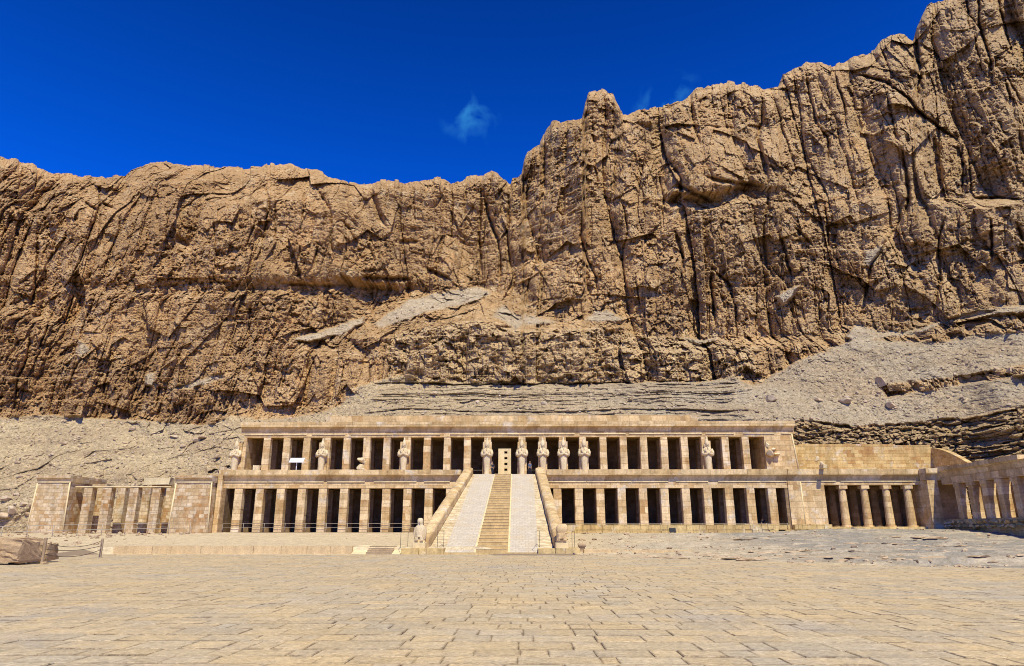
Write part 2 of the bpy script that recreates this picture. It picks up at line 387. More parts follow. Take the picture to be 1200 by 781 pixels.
# ground sheet
def axis(a0, a1, st, far):
    c = np.arange(a0, a1+st/2, st); e = []; d = st; v = a1
    while v < far: d *= 1.35; v += d; e.append(v)
    f = []; d = st; v = a0
    while v > -far: d *= 1.35; v -= d; f.append(v)
    return np.array(f[::-1]+list(c)+e)
gx = axis(-62, 62, .22, 2500); gy = axis(24, 92, .22, 2500)
GX, GY = np.meshgrid(gx, gy)
GZ = ground_z(GX, GY)
inp = GY < pave_edge(GX)
rough = sstep(0, 3, GY-pave_edge(GX))
rt = sstep(5, 12, GX)*rough
u = GX+2*fbm(GX/6, GY/6, 3, 3); v = GY*1.6+2.5*fbm(GX/9, GY/7, 3, 9)
e1, r1, g1 = vor(u/5, v/2.2, 21); e2, r2, g2 = vor(u/1.6, v/.9, 22)
dz = rt*(sstep(30, 0, np.abs(GX-26))*.5+.5)*(r1*.20+g1*.14+r2*.12+g2*.10)+rough*fbm(GX/1.1, GY/.8, 4, 5)*.05
dz *= 1-sstep(70, 78, GY)*.7
dz += rough*(1-sstep(5, 8, GX))*fbm(GX/5, GY/3, 3, 15)*.05
GZ = GZ+np.where(inp | (GY < 24), -.019, np.where(rough < 1, dz-.03*(1-rough), dz))
def grid_mesh(name, X, Y, Z, mat, tone=None, smooth=True):
    ny, nx = X.shape; n = nx*ny
    me = bpy.data.meshes.new(name); me.vertices.add(n)
    co = np.stack([X, Y, Z], -1).reshape(-1).astype(np.float32); me.vertices.foreach_set('co', co)
    a = (np.arange(ny-1)[:, None]*nx+np.arange(nx-1)[None, :]).reshape(-1)
    q = np.stack([a, a+1, a+nx+1, a+nx], -1).reshape(-1).astype(np.int32)
    m = len(a); me.loops.add(4*m); me.loops.foreach_set('vertex_index', q)
    me.polygons.add(m); me.polygons.foreach_set('loop_start', np.arange(0, 4*m, 4, dtype=np.int32)); me.polygons.foreach_set('loop_total', np.full(m, 4, np.int32))
    me.polygons.foreach_set('use_smooth', np.full(m, smooth))
    me.update(calc_edges=True); me.materials.append(mat)
    if tone is not None:
        at_ = me.attributes.new('tone', 'FLOAT_COLOR', 'POINT'); c = np.ones((n, 4), np.float32); c[:, :4] = tone.reshape(-1, 4); at_.data.foreach_set('color', c.reshape(-1))
    o = bpy.data.objects.new(name, me); COL.objects.link(o); return o
greyness = np.clip((.45*sstep(6, 12, GX)+.75*sstep(14, 28, GX))*rough*.9+fbm(GX/6, GY/3, 3, 31)*.3*rt, 0, 1)
pale = np.clip(rt*(vnoise(u/2.5, v/1.2, 41) > .62)*.45, 0, 1)
g = grid_mesh('ground', GX, GY, GZ, M['ground'], np.stack([greyness, pale, (inp & (GY < 54) & ~((GX < -31) & (GY > 46)) & ~((GX < -36) & (GY > 37))).astype(float), pale*0], -1))
tag(g, 'pale sandy ground rising gently toward the temple', kind='structure')

# ------------------------------------------------------------------ foreground paving (one mesh of laid slabs)
def build_paving():
    V = []; Fc = []; T = []
    y = 2.0
    rows = 0
    while y < 54.2:
        h = random.choice((.42, .55, .65, .75, .9)); 
        pass
        x = -46-random.random()
        if y < 12: x = -16-random.random()
        xe = 54 if y > 12 else 22
        while x < xe:
            wd = random.choice((.4, .6, .75, .9, 1.2))*random.uniform(.85, 1.15)
            if random.random() < .12: wd *= .5
            edge = float(pave_edge(x+wd/2))+1.2*(random.random()-.5)
            if y+h < edge and not (x < -31 and y > 47) and not (x < -36 and y > 38):
                g_ = random.uniform(.002, .006); gy_ = random.uniform(.010, .024)
                j = .008
                q = [(x+g_, y+gy_), (x+wd-g_, y+gy_), (x+wd-g_, y+h-gy_), (x+g_, y+h-gy_)]
                q = [(a+random.uniform(-j, j), b+random.uniform(-j, j)) for a, b in q]
                zt = random.uniform(-.004, .006); tx = random.uniform(-.003, .003); ty = random.uniform(-.004, .004)
                cx = x+wd/2; cy = y+h/2; b = len(V); ch = .012
                zz = lambda a, c: zt+tx*(a-cx)/wd*2+ty*(c-cy)/h*2
                for a, c in q: V.append((a, c, -.07))
                for a, c in q: V.append((a, c, zz(a, c)-.009))
                for a, c in q:
                    a2 = a+(ch if a < cx else -ch); c2 = c+(ch if c < cy else -ch); V.append((a2, c2, zz(a2, c2)))
                for a, c in q:
                    a2 = a+(.035 if a < cx else -.035); c2 = c+(.06 if c < cy else -.06); V.append((a2, c2, zz(a2, c2)+.001))
                for lv in (0, 4, 8):
                    for i in range(4): Fc.append((b+lv+i, b+lv+(i+1) % 4, b+lv+4+(i+1) % 4, b+lv+4+i))
                Fc.append((b+12, b+13, b+14, b+15))
                r0, r1_, r2_ = random.random(), random.random(), random.uniform(.45, 1); T += [(r0, r1_, r2_, 1)]*12+[(r0, r1_, 0, 1)]*4
            x += wd
        y += h
    me = bpy.data.meshes.new('stone_paving'); me.from_pydata(V, [], Fc); me.materials.append(M['paving'])
    a = me.attributes.new('tone', 'FLOAT_COLOR', 'POINT'); a.data.foreach_set('color', np.array(T, np.float32).reshape(-1))
    o = bpy.data.objects.new('stone_paving', me); COL.objects.link(o)
    tag(o, 'worn forecourt paving of tan and grey limestone slabs', kind='structure')
build_paving()

# ------------------------------------------------------------------ the cliff
SKY = [(-200,150),(-100,175),(0,184),(20,188),(45,196),(60,203),(95,206),(130,207),(146,207),(155,198),(175,191),(200,190),(225,193),(245,196),(300,196),(325,192),(350,195),(375,201),(400,212),(425,218),(440,213),(455,211),(475,215),(500,211),(520,208),(528,214),(548,208),(563,205),(575,202),(585,205),(593,213),(598,218),(601,208),(611,206),(614,190),(618,178),(632,170),(640,150),(648,143),(670,142),(682,140),(686,120),(690,110),(705,104),(718,110),(725,124),(730,137),(745,132),(775,125),(800,117),(815,106),(830,99),(865,97),(885,100),(895,107),(912,104),(918,88),(935,76),(960,74),(978,78),(1000,68),(1025,58),(1032,48),(1045,40),(1060,40),(1070,48),(1075,30),(1085,10),(1095,3),(1110,-3),(1150,-20),(1200,-35),(1260,-60),(1420,-80)]
PROF = {
 -220: [(640,78),(600,82),(500,98),(490,100),(165,116)],
 0: [(640,89),(615,91),(560,96),(495,106),(488,107),(375,111),(360,115),(250,119),(184,130)],
 60: [(640,90),(610,92),(560,97),(497,107),(488,108),(385,113),(372,116),(250,120),(203,129)],
 130: [(640,91),(560,98),(495,108),(488,109),(350,115),(338,116.4),(325,116),(250,121),(207,131)],
 200: [(640,92),(560,98),(500,108),(487,110),(352,116),(342,117.8),(328,117.4),(250,120),(215,123),(205,129),(190,136)],
 300: [(640,93),(560,98),(500,106),(482,109),(352,117),(342,119.5),(325,118),(235,123),(222,129),(196,136)],
 390: [(640,93),(500,100),(472,106),(420,109),(402,116),(385,121),(347,122),(338,125),(325,122),(250,125),(209,135)],
 440: [(640,93),(492,98),(455,106),(448,108),(396,111),(378,124),(352,132),(338,134),(326,128),(213,137)],
 520: [(640,93),(492,98),(452,107),(448,108),(386,112),(376,118),(347,134),(338,136),(209,145)],
 560: [(640,93),(492,98),(452,107),(448,108),(383,112),(372,118),(338,139),(330,141),(205,149)],
 600: [(640,93),(492,98),(452,107),(448,108),(389,112),(372,122),(348,132),(335,136),(215,148)],
 630: [(640,93),(492,98),(452,107),(448,108),(389,112),(370,121),(358,124),(318,129),(306,132),(165,146)],
 700: [(640,93),(492,98),(452,107),(448,108),(388,112),(368,120),(240,130),(104,142)],
 765: [(640,93),(492,98),(452,106),(446,107),(412,109),(392,117),(244,127),(125,139)],
 800: [(640,93),(492,98),(452,106),(446,107),(412,109),(398,116),(244,122),(234,127),(222,121),(117,136)],
 880: [(640,92),(492,97),(445,105),(440,106),(408,108),(395,113),(240,119),(226,123),(215,119),(100,134)],
 930: [(640,93),(525,94.5),(492,97.5),(445,104),(430,105),(405,107),(392,112),(250,118),(80,131)],
 1000: [(640,93),(560,94.3),(520,95.5),(490,98),(440,103),(404,107),(392,109),(384,112),(240,117),(68,128)],
 1060: [(640,93),(560,94.3),(525,95),(490,98),(432,102),(404,105),(388,110),(240,114),(120,117),(40,126)],
 1100: [(640,93),(560,94),(525,94.8),(490,97),(430,100),(398,103),(386,104),(376,108),(242,111),(232,115),(-3,122)],
 1200: [(640,84),(560,85.5),(530,86.5),(488,89),(430,94),(390,98),(368,99),(362,102),(242,104),(230,110),(-35,117)],
 1420: [(640,66),(540,70),(480,76),(380,86),(350,88),(-80,104)],
}
def C(t, w_, d_): return (t, w_, d_)
CR = [
 ([(46,200),(40,223)],2,1.6),([(28,194),(21,227)],1.6,1.2),([(117.5,211),(116.5,242),(107,270),(94,309),(76,336)],1.8,2),([(45,274),(41,337),(36,360)],2.4,2.4),
 ([(80,274),(54,309)],1.8,1.4),([(141,257),(139,270),(126,305)],2,1.6),([(17,253),(2,279)],1.8,1.4),([(86,347),(76,378)],2.2,2),([(113,343),(102,371),(94,395)],1.6,1.2),
 ([(36,389),(33,417),(20,447),(17,478)],2.6,2.6),([(58,378),(46,410)],2.4,2.4),([(131,424),(122,452),(122,465)],2,1.6),([(98,415),(85,439),(74,469)],1.8,1.4),([(187,452),(183,480)],1.8,1.6),
 ([(313,220),(315,242),(307,292)],2.2,2),([(322,235),(322,283)],1.6,1.4),([(357,225),(355,257)],2.2,1.8),([(370,218),(387,246),(388,300)],2.6,2.2),([(352,287),(346,318)],1.8,1.6),([(372,287),(365,320)],2,1.8),
 ([(302,242),(298,263),(286,294)],1.8,1.6),([(250,261),(252,292),(254,307)],1.6,1.4),([(243,224),(204,253)],1.6,1),([(385,347),(382,376)],1.6,1.2),([(294,360),(290,406)],1.6,1.2),([(260,367),(255,404)],1.6,1.2),([(359,360),(361,380)],1.8,1.4),
 ([(434,222),(446,257),(455,268)],5,3.2),([(470,220),(470,264)],1.5,1.4),([(484,220),(486,261)],1.5,1.4),([(530,216),(529,289)],1.8,2.2),([(565,206),(561,282),(565,328)],2.6,3.5),([(567,222),(572,254),(584,282),(587,337)],2.8,3.8),
 ([(596,225),(595,282),(600,326)],2.8,3.8),([(511,243),(522,220)],2,1.5),([(469,284),(490,284)],4,2),([(405,262),(418,285)],3,1.6),([(430,285),(440,310)],4,2),
 ([(614,184),(612,240)],2,2),([(638,165),(638,224),(630,240)],2,2.2),([(689,113),(687,136),(681,154),(676,182)],2,1.8),([(694,136),(697,187),(701,228)],2.2,2),([(776,143),(776,178),(798,210),(798,238)],3,3),
 ([(809,108),(812,143),(820,171)],2.6,3),([(729,237),(736,270)],2,1.8),([(743,203),(754,228),(755,260)],1.8,1.8),([(770,200),(777,226),(777,267)],1.6,1.6),([(713,233),(715,260)],1.5,1.2),([(720,150),(716,170)],3,2),
 ([(681,250),(681,280),(687,303),(699,326),(700,351)],2.4,2.6),([(733,250),(735,273),(729,305),(733,342)],1.8,1.6),([(791,268),(800,301),(803,326)],3,2.8),([(745,326),(750,358)],1.8,1.6),([(658,331),(687,333)],1.6,1.2),
 ([(893,108),(893,140),(887,164),(897,193),(900,215)],4,4),([(942,78),(948,110),(957,147),(970,160),(971,190)],2.4,2.6),([(977,84),(989,123),(991,143)],2.2,2.4),([(911,140),(922,164),(935,208)],2,1.8),
 ([(1074,36),(1077,91),(1074,117)],4,4.5),([(1000,85),(1037,96),(1057,109),(1085,139),(1122,165)],3,4),([(1032,56),(1046,89)],2,2),([(1039,104),(1045,139),(1050,167)],2.2,2.2),([(1131,-10),(1136,33)],2,2),
 ([(1146,-20),(1148,33),(1161,72),(1163,98)],2.4,2.8),([(1165,-20),(1178,33),(1186,63)],2.4,2.8),([(1141,39),(1152,87)],1.6,1.4),([(1178,94),(1185,117)],2.4,2.2),([(1016,164),(1024,199)],2.2,2),
 ([(1057,173),(1065,223),(1062,264)],3,3),([(1094,160),(1098,205),(1103,224)],7,4.5),([(1128,171),(1128,225)],1.8,1.8),([(1134,173),(1139,230)],1.8,1.8),([(1161,256),(1163,306)],2.4,2.6),([(1107,256),(1100,282),(1101,330)],2.4,2.4),
 ([(1039,284),(1022,310),(1018,328),(1012,357)],3,3),([(1193,264),(1200,284)],2.2,2),([(1041,234),(1043,262)],2,1.6),
 ([(834,312),(833,331),(838,381)],2.6,3.5),([(836,317),(853,331),(862,358),(864,397)],2.4,2.8),([(903,220),(899,243),(894,271),(899,310),(908,326)],3,2.8),([(913,275),(929,326)],2.6,2.4),([(966,238),(970,271),(972,291)],2.2,1.8),
 ([(931,266),(952,287)],2,1.8),([(880,273),(894,307)],1.8,1.4),([(1101,320),(1095,366)],5,2.6),([(846,345),(850,365)],3,1.5),
 # recesses under overhangs
 ([(423,326),(483,327)],4,4.5),([(501,316),(529,328)],3,3),([(822,147),(861,151)],3,1.4),([(826,208),(860,214),(893,219)],3.4,3),([(790,219),(806,222),(834,238)],4,4),([(1139,232),(1196,234)],2.6,2.4),
 ([(170,337),(210,334),(260,330),(285,334)],2.2,.8),([(330,333),(400,336)],3,1.8),([(100,238),(113,246)],3,2.5),([(120,238),(134,246)],3,2),([(641,312),(623,325),(605,333)],2,-1.5),
 ([(205,278),(222,290)],7,1.6),([(440,449),(560,451),(700,450),(820,447)],1.5,2.2),([(590,384),(606,386)],3,3),([(404,395),(430,415),(425,430)],6,2.2),([(570,345),(566,352)],2,3),([(318,430),(338,438),(345,430)],3,1.6)]
TAL = [  # scree and talus zones (level, rubbly): polygon, paleness
 ([(-230,491),(0,490),(60,487),(150,492),(240,499),(270,488),(300,492),(345,490),(395,478),(420,455),(440,447),(470,440),(500,448),(820,449),(860,442),(885,452),(935,424),(985,405),(1003,398),(1040,400),(1100,402),(1150,392),(1200,388),(1430,370),(1430,436),(1200,440),(1120,452),(1040,465),(1030,452),(1120,442),(1200,428),(1430,420),(1430,480),(1200,476),(1130,490),(1060,497),(1000,500),(935,492),(920,520),(900,640),(-230,640)],.15),
 ([(440,380),(455,368),(480,352),(520,342),(560,335),(576,345),(540,358),(505,364),(470,377),(450,384)],1),
 ([(343,397),(380,388),(425,372),(428,378),(400,392),(360,402)],.9),([(588,358),(605,368),(632,372),(655,378),(632,380),(612,380),(604,387),(590,377),(575,372)],.75),
 ([(684,376),(700,364),(712,364),(730,374),(728,378),(700,377)],.5),([(910,347),(938,335),(926,350),(918,360)],.7),([(1012,296),(1036,288),(1024,312),(1014,312)],.6),
 ([(92,398),(107,411),(97,416),(90,430)],.6),([(168,440),(182,437),(180,452),(172,452)],.6),([(200,455),(258,438),(262,444),(225,456)],.6),([(785,395),(822,398),(845,396),(820,404)],.6),
 ([(1004,380),(1014,384),(1036,390),(1078,386),(1103,376),(1150,363),(1200,358),(1430,345),(1430,352),(1200,366),(1150,370),(1100,381),(1078,391),(1040,396),(1000,402),(990,396)],.55)]
STRATA = [(425,470),(455,455),(560,452),(700,452),(880,446),(905,460),(920,492),(900,505),(400,500)]
FRAC = [(452,398),(480,388),(560,376),(600,386),(700,384),(800,400),(880,408),(890,444),(820,448),(500,450),(455,445)]
DARK = [(925,500),(935,492),(1000,502),(1060,498),(1130,492),(1200,478),(1430,470),(1430,640),(915,640)]

def build_cliff():
    NX, NY = 1780, 980
    cx = np.linspace(-190, 1390, NX)
    sk = np.interp(cx, [p[0] for p in SKY], [p[1] for p in SKY])
    sk = sk+fbm(cx/9, cx*0, 4, 77)*3.0+(vor(cx/7, cx*0+.5, 71)[1])*3.0
    xs = sorted(PROF); pyg = np.arange(-130, 641, 2.0)
    prof = np.array([np.interp(pyg, [q[0] for q in PROF[x]][::-1], [q[1] for q in PROF[x]][::-1]) for x in xs])
    t = np.linspace(0, 1, NY)[:, None]
    PY = 640+(sk[None, :]-640)*t; PX = np.broadcast_to(cx[None, :], PY.shape).copy()
    # warp lookup so that the ledges wander
    wx = PX+14*fbm(PX/60, PY/60, 3, 1)+4*fbm(PX/14, PY/14, 3, 2); wy = PY+6.5*fbm(PX/40+9, PY/40, 3, 4)+1.5*fbm(PX/9, PY/9, 2, 5)
    fi = np.clip((wy+130)/2.0, 0, len(pyg)-1.001); i0 = fi.astype(int); ff = fi-i0
    ci = np.clip(np.searchsorted(xs, wx)-1, 0, len(xs)-2); xa = np.array(xs, float); cf = np.clip((wx-xa[ci])/(xa[ci+1]-xa[ci]), 0, 1)
    cf = cf*cf*(3-2*cf)
    D = (prof[ci, i0]*(1-ff)+prof[ci, i0+1]*ff)*(1-cf)+(prof[ci+1, i0]*(1-ff)+prof[ci+1, i0+1]*ff)*cf
    # masks
    jx = PX+3*fbm(PX/10, PY/10, 3, 51); jy = PY+2.2*fbm(PX/8, PY/8, 3, 52)
    tal = np.zeros_like(D); palem = np.zeros_like(D)
    for poly, pl in TAL:
        m = inpoly(jx, jy, poly); tal[m] = 1; palem[m] = pl
    strata = inpoly(jx, jy, STRATA).astype(float); frac = inpoly(jx, jy, FRAC).astype(float); dark = inpoly(jx, jy, DARK).astype(float)
    def blur(a, n):
        for ax in (0, 1):
            c = np.cumsum(np.pad(a, [(n+1, n) if i == ax else (0, 0) for i in (0, 1)], mode='edge'), axis=ax)
            a = (np.take(c, range(2*n+1, c.shape[ax]), ax)-np.take(c, range(0, c.shape[ax]-2*n-1), ax))/(2*n+1)
        return a
    talB = blur(tal, 2); palem = blur(palem, 2); strB = blur(strata, 3)*(1-sstep(835, 895, PX+14*fbm(PX/9, PY/9, 3, 53)))*sstep(395, 470, PX+20*fbm(PX/9, PY/9, 3, 54)); frB = blur(frac, 3); dkB = blur(dark, 2)
    rockm = np.clip(1-talB, 0, 1)
    # world-ish coordinates
    dirx = (PX-600)/F; cyv = (390.5-PY)/F
    y1 = math.cos(PITCH)-cyv*math.sin(PITCH); z1 = math.sin(PITCH)+cyv*math.cos(PITCH)
    rx = dirx*math.cos(YAW)-y1*math.sin(YAW); ry = dirx*math.sin(YAW)+y1*math.cos(YAW)
    U = D*rx/ry; Z = D*z1/ry+1.6
    U = U.astype(np.float32); Z = Z.astype(np.float32)
    lean = np.interp(PX, [0, 200, 450, 700, 1200], [.10, .07, 0, -.06, -.10])      # joints lean as in the bedding
    u = U+Z*lean+.6*fbm(U/9, Z/24, 2, 11)+.12*fbm(U/2, Z/3, 2, 13); z = Z+.8*fbm(U/12, Z/8, 2, 12)
    def blocks(uu, zz, w_, h_, sd):
        q = uu/w_+.22*fbm(zz/(2.0*h_), uu/(8*w_), 2, sd); c = np.floor(q); fu = q-c
        zq = zz/(h_*(.6+.8*_h(c, c*0, sd+3)))+9*_h(c, c*0, sd+1)+.15*fbm(uu/w_, zz/h_, 2, sd+4); r_ = np.floor(zq); fz = zq-r_
        edge = np.minimum(np.minimum(fu, 1-fu)*w_, np.minimum(fz, 1-fz)*h_*1.6)
        return _h(c, r_, sd)-.5, (fu-.5)*(_h(c, r_, sd+2)-.5)+(fz-.5)*(_h(c, r_, sd+5)-.35), edge
    # buttresses and columns
    wall = rockm*(1-strB)*(1-dkB)
    zone = vnoise(U/26, Z/22, 500); zone2 = sstep(.35, .65, vnoise(U/15, Z/18, 501))
    d = 0
    topz = np.clip((PY-sk[None, :])/110, 0, 1)                     # massive slabs above, broken rock below
    rub = sstep(.38, .62, .55*vnoise(U/20, Z/9, 8)+.45*vnoise(U/6, Z/5, 9)+.10*(topz-.5))
    fine_ = .36+.46*rub
    rgt = sstep(560, 640, PX)                                       # rounded buttresses, strongest on the right
    d = d+wall*(2.2*fbm(u/16, z/40, 2, 31, .45))
    q = u/13+.5*fbm(z/50, u/60, 2, 401)+.35*fbm(u/20, z/70, 2, 402); c = np.floor(q); d = d+wall*(.4+.6*rgt)*(3.4*np.abs(2*(q-c)-1)**3.2*(.5+_h(c, c*0, 403)))
    q = u/5.2+.45*fbm(z/22, u/30, 2, 404)+.3*fbm(u/9, z/30, 2, 405); c = np.floor(q); d = d+wall*(.35+.65*zone2)*(1.7*np.abs(2*(q-c)-1)**3.0*(.3+_h(c, c*0, 406)))
    q = u/1.9+.4*fbm(z/9, u/12, 2, 407)+.3*fbm(u/4, z/14, 2, 408); c = np.floor(q); d = d+wall*zone2*(.7*np.abs(2*(q-c)-1)**2.5*(.2+_h(c, np.floor(z/7+3*_h(c, c*0, 410)), 409)))
    r, g_, e = blocks(u, z, 10, 32, 101); d = d-wall*(1.6*r+2.2*g_)
    r, g_, e = blocks(u+3, z, 4.4, 15, 102); d = d-wall*(.7*r+1.2*g_)
    e, r, g_ = vor(u/7.0, z/11.0, 102); d = d-wall*(1.0*r+2.3*g_)
    e, r, g_ = vor(u/2.8, z/4.2, 103); d = d-wall*(.5*r+1.5*g_)*(.55+.45*rub)
    r, g_, e = blocks(u, z, 1.7, 5.0, 109); d = d-wall*(.55*r+.8*g_)*(.3+.7*zone2)*.75
    r, g_, e = blocks(u+z*.1, z, 1.0, 2.3, 115); d = d-wall*fine_*(.55*r+.7*g_)*(1-.5*zone2)
    e, r, g_ = vor(u/1.1, z/2.0, 104); d = d-wall*fine_*(.30*r+.95*g_)
    r, g_, e = blocks(u, z+u*.1, .5, 1.0, 116); d = d-wall*fine_*(.32*r+.35*g_)
    e, r, g_ = vor(u/.5, z/.75, 105); d = d-wall*fine_*(.20*r+.42*g_)
    e, r, g_ = vor(u/.27, z/.27, 106); d = d-wall*(.3+.7*fine_)*(.13*r+.18*g_)
    pit = vnoise(u/.7, z/.9, 107)*.5+vnoise(u/.36, z/.4, 108)*.5; d = d+wall*sstep(.64, .72, pit)*.8*fine_
    ck = np.abs(fbm(u/4.0, z/34, 3, 67, .5)); d = d+wall*.7*np.exp(-(ck/.02)**2)*sstep(.4, .6, vnoise(U/8, Z/14, 68))
    # rough bands and bedding ledges
    bd = np.floor(z/1.4+.3*fbm(u/9, z/6, 2, 72)); bf = z/1.4+.3*fbm(u/9, z/6, 2, 72)-bd
    d = d-wall*(.6*(_h(bd, bd*0, 73)-.5)+.35*(bf-.5))*sstep(.55, .75, vnoise(U/26, Z/12, 66))
    d = d+wall*.16*fbm(u/1.8, z/2.2, 5, 64, .6)
    # fractured band: tall narrow blocks
    r, g_, e = blocks(u, z, 1.3, 4.0, 110); d = d-frB*(.8*r+.8*g_)
    r, g_, e = blocks(u, z, 4.5, 10, 112); d = d-frB*(1.2*r+1.0*g_)
    e, r, g_ = vor((u+z*.4)/1.9, (z-u*.2)/1.4, 111); d = d-frB*(.6*r+1.6*g_)
    r, g_, e = blocks(u, z, .6, .6, 117); d = d-frB*(.22*r+.35*g_); e, r, g_ = vor(u/.5, z/.6, 118); d = d-frB*(.2*r+.4*g_)
    # level strata at the cliff's foot
    zs = Z+.8*fbm(U/16, Z/6, 3, 120); brk = .25+1.1*vnoise(U/7, Z/1.2, 125)
    for per, amp, sd in ((1.7, 1.1, 121), (.75, .55, 122)):
        q = zs/per; fl = np.floor(q); fr = q-fl
        st = (sstep(.0, .22, fr)-fr)                     # stepped ledges
        d = d-(strB*(.6+.8*_h(fl, fl*0, sd))*amp*st*.8*brk)
    d = d-strB*(.35*fbm(U/1.5, Z/.5, 4, 126, .6)); e, r, g_ = vor(U/1.6, Z/.45, 127); d = d-strB*(.45*r+.2*g_)
    # talus
    trough = talB*(1-strB)
    d = d-trough*(.9*fbm(U/6, Z/5, 4, 131)+.22*fbm(U/1.1, Z/1.0, 5, 132, .65)+.2*fbm((U+Z*np.sign(560-PX)*.8)/1.6, Z/7, 3, 139)); e, r, g_ = vor(U/.6, Z/.4, 135); d = d-trough*(.14*r+.08*g_)
    e, r, g_ = vor((U+Z*.6)/1.8, Z/1.5, 133); d = d-trough*sstep(.55, .75, vnoise(U/14, Z/7, 134))*(.8*r+.9*g_)
    e, r, g_ = vor(U/5, (Z+.3*U*np.sign(PX-560))/2.2, 136); d = d-trough*sstep(.5, .7, vnoise(U/22+3, Z/9, 137))*(.2*r+.4*g_)
    # dark eroded shale, bottom right
    zd = Z-.10*U+.5*fbm(U/6, Z/3, 3, 142); e, r, g_ = vor(u/1.6, zd/.7, 140); d = d-dkB*(.6*r+.9*g_)-dkB*1.2*(vnoise(U/9, zd/1.1, 143)-.5)+dkB*.5*np.exp(-(e/.1)**2)
    e, r, g_ = vor(u/.6, zd/.3, 141); d = d-dkB*(.6*r+.7*g_)+dkB*.5*sstep(.55, .75, vnoise(u/.8, zd/.4, 144))
    # traced cracks and recesses
    jx = (PX+1.5*fbm(PX/13, PY/13, 3, 201)+.8*fbm(PX/4, PY/4, 2, 203)).astype(np.float32); jy = (PY+2.0*fbm(PX/13, PY/13, 3, 202)).astype(np.float32)
    for pts, wd, dep in CR:
        ax0 = min(p[0] for p in pts)-14; ax1 = max(p[0] for p in pts)+14
        c0, c1 = np.searchsorted(cx, [ax0, ax1])
        if c1-c0 < 2: continue
        sx_, sy_ = jx[:, c0:c1], jy[:, c0:c1]; best = np.full(sx_.shape, 1e9)
        tot = sum(math.dist(pts[i], pts[i+1]) for i in range(len(pts)-1)); acc = 0; tp = np.zeros(sx_.shape)
        for (a0, b0), (a1, b1) in zip(pts, pts[1:]):
            ex, ey = a1-a0, b1-b0; ll = ex*ex+ey*ey
            tt = np.clip(((sx_-a0)*ex+(sy_-b0)*ey)/ll, 0, 1); dd = np.hypot(sx_-a0-tt*ex, sy_-b0-tt*ey)
            m = dd < best; best = np.where(m, dd, best); tp = np.where(m, (acc+tt*math.sqrt(ll))/tot, tp); acc += math.sqrt(ll)
        taper = np.minimum(1, 4*np.minimum(tp+.06, 1.06-tp))
        d[:, c0:c1] += 0.8*dep*taper*np.exp(-(best/(wd*.68*(.55+.45*taper)))**2)
    D2 = D+d
    # round the crest back
    top = (PY-sk[None, :]); D2 = D2+np.where(top < 14, ((14-top)/14)**2*5*rockm, 0)
    D2 = np.maximum(D2, np.where(PY > 480, np.interp(PX, [-60, -20, 900, 1100, 1130, 1200, 1400], [78, 92.9, 93.8, 94.0, 90, 85, 72])+.5*fbm(U, Z, 3, 190), 0))
    X = CAMP[0]+D2*rx/ry; Y = D2; Zw = 1.6+D2*z1/ry
    # plateau behind the crest
    rows = []
    for k_, (b, dz_) in enumerate(((6, .3), (20, 0), (60, -4), (200, -30), (420, -60))):
        s_ = (Y[-1]+b)/Y[-1]; jn = (fbm(cx/20, cx*0+k_, 3, 300+k_))*1.5
        rows.append((CAMP[0]+(X[-1]-CAMP[0])*s_, Y[-1]+b, Zw[-1]+dz_+jn-1.2))
    X = np.vstack([X]+[r_[0] for r_ in rows]); Y = np.vstack([Y]+[r_[1] for r_ in rows]); Zw = np.vstack([Zw]+[r_[2] for r_ in rows])
    lowpale = np.clip(frB*.55, 0, 1)
    tone = np.stack([np.clip(talB+strB*.35-dkB*.1, 0, 1)*(.75+.25*vnoise(U/5, Z/3, 400)), palem, lowpale, dkB], -1)
    tone = np.concatenate([tone, np.repeat(tone[-1:], len(rows), 0)], 0)
    o = grid_mesh('cliff', X, Y, Zw, M['cliff'], tone, smooth=False)
    tag(o, 'towering tan limestone cliff with scree slopes at its foot', kind='structure')
    return X[:NY], Y[:NY], Zw[:NY], PX, PY, tal, dark, strata
cX, cY, cZ, cPX, cPY, cTAL, cDARK, cSTR = build_cliff()

# scattered stones on the talus
def scatter_cliff():
    rng = np.random.default_rng(5); mb = MB(); mb2 = MB()
    idx = np.argwhere((cTAL > .5) & (cPY < 612) & (cPX > -60) & (cPX < 1260)); pick = idx[rng.choice(len(idx), 5200, replace=False)]
    for n_, (i, j) in enumerate(pick):
        r = min(.09+.09*rng.exponential(1.0), .7)
        mb.rock((cX[i, j], cY[i, j]-.05, cZ[i, j]+r*.2), r, .75, n=1)
    # named boulders of the right slope
    for px, py, r in ((1032, 450, 1.6), (1045, 477, 1.1), (990, 472, .9), (1185, 436, .9), (1135, 442, .9), (960, 470, .9), (905, 470, 1.2), (195, 520, .6), (205, 513, .8), (15, 600, 1.0), (28, 592, .9), (8, 585, .8), (22, 560, .7), (33, 604, .9), (4, 606, 1.1), (20, 580, .6), (60, 535, .5), (90, 515, .6), (230, 518, .7), (236, 514, .9)):
        i = np.argmin((cPX-px)**2*1.0+(cPY-py)**2); i, j = divmod(i, cPX.shape[1])
        mb.rock((cX[i, j], cY[i, j], cZ[i, j]+r*.15), r, .65, n=3)
    tag(mb.build('scree_stones', M['scree_rock']), 'loose stones and boulders strewn over the scree slopes', 'stones', kind='stuff')
scatter_cliff()

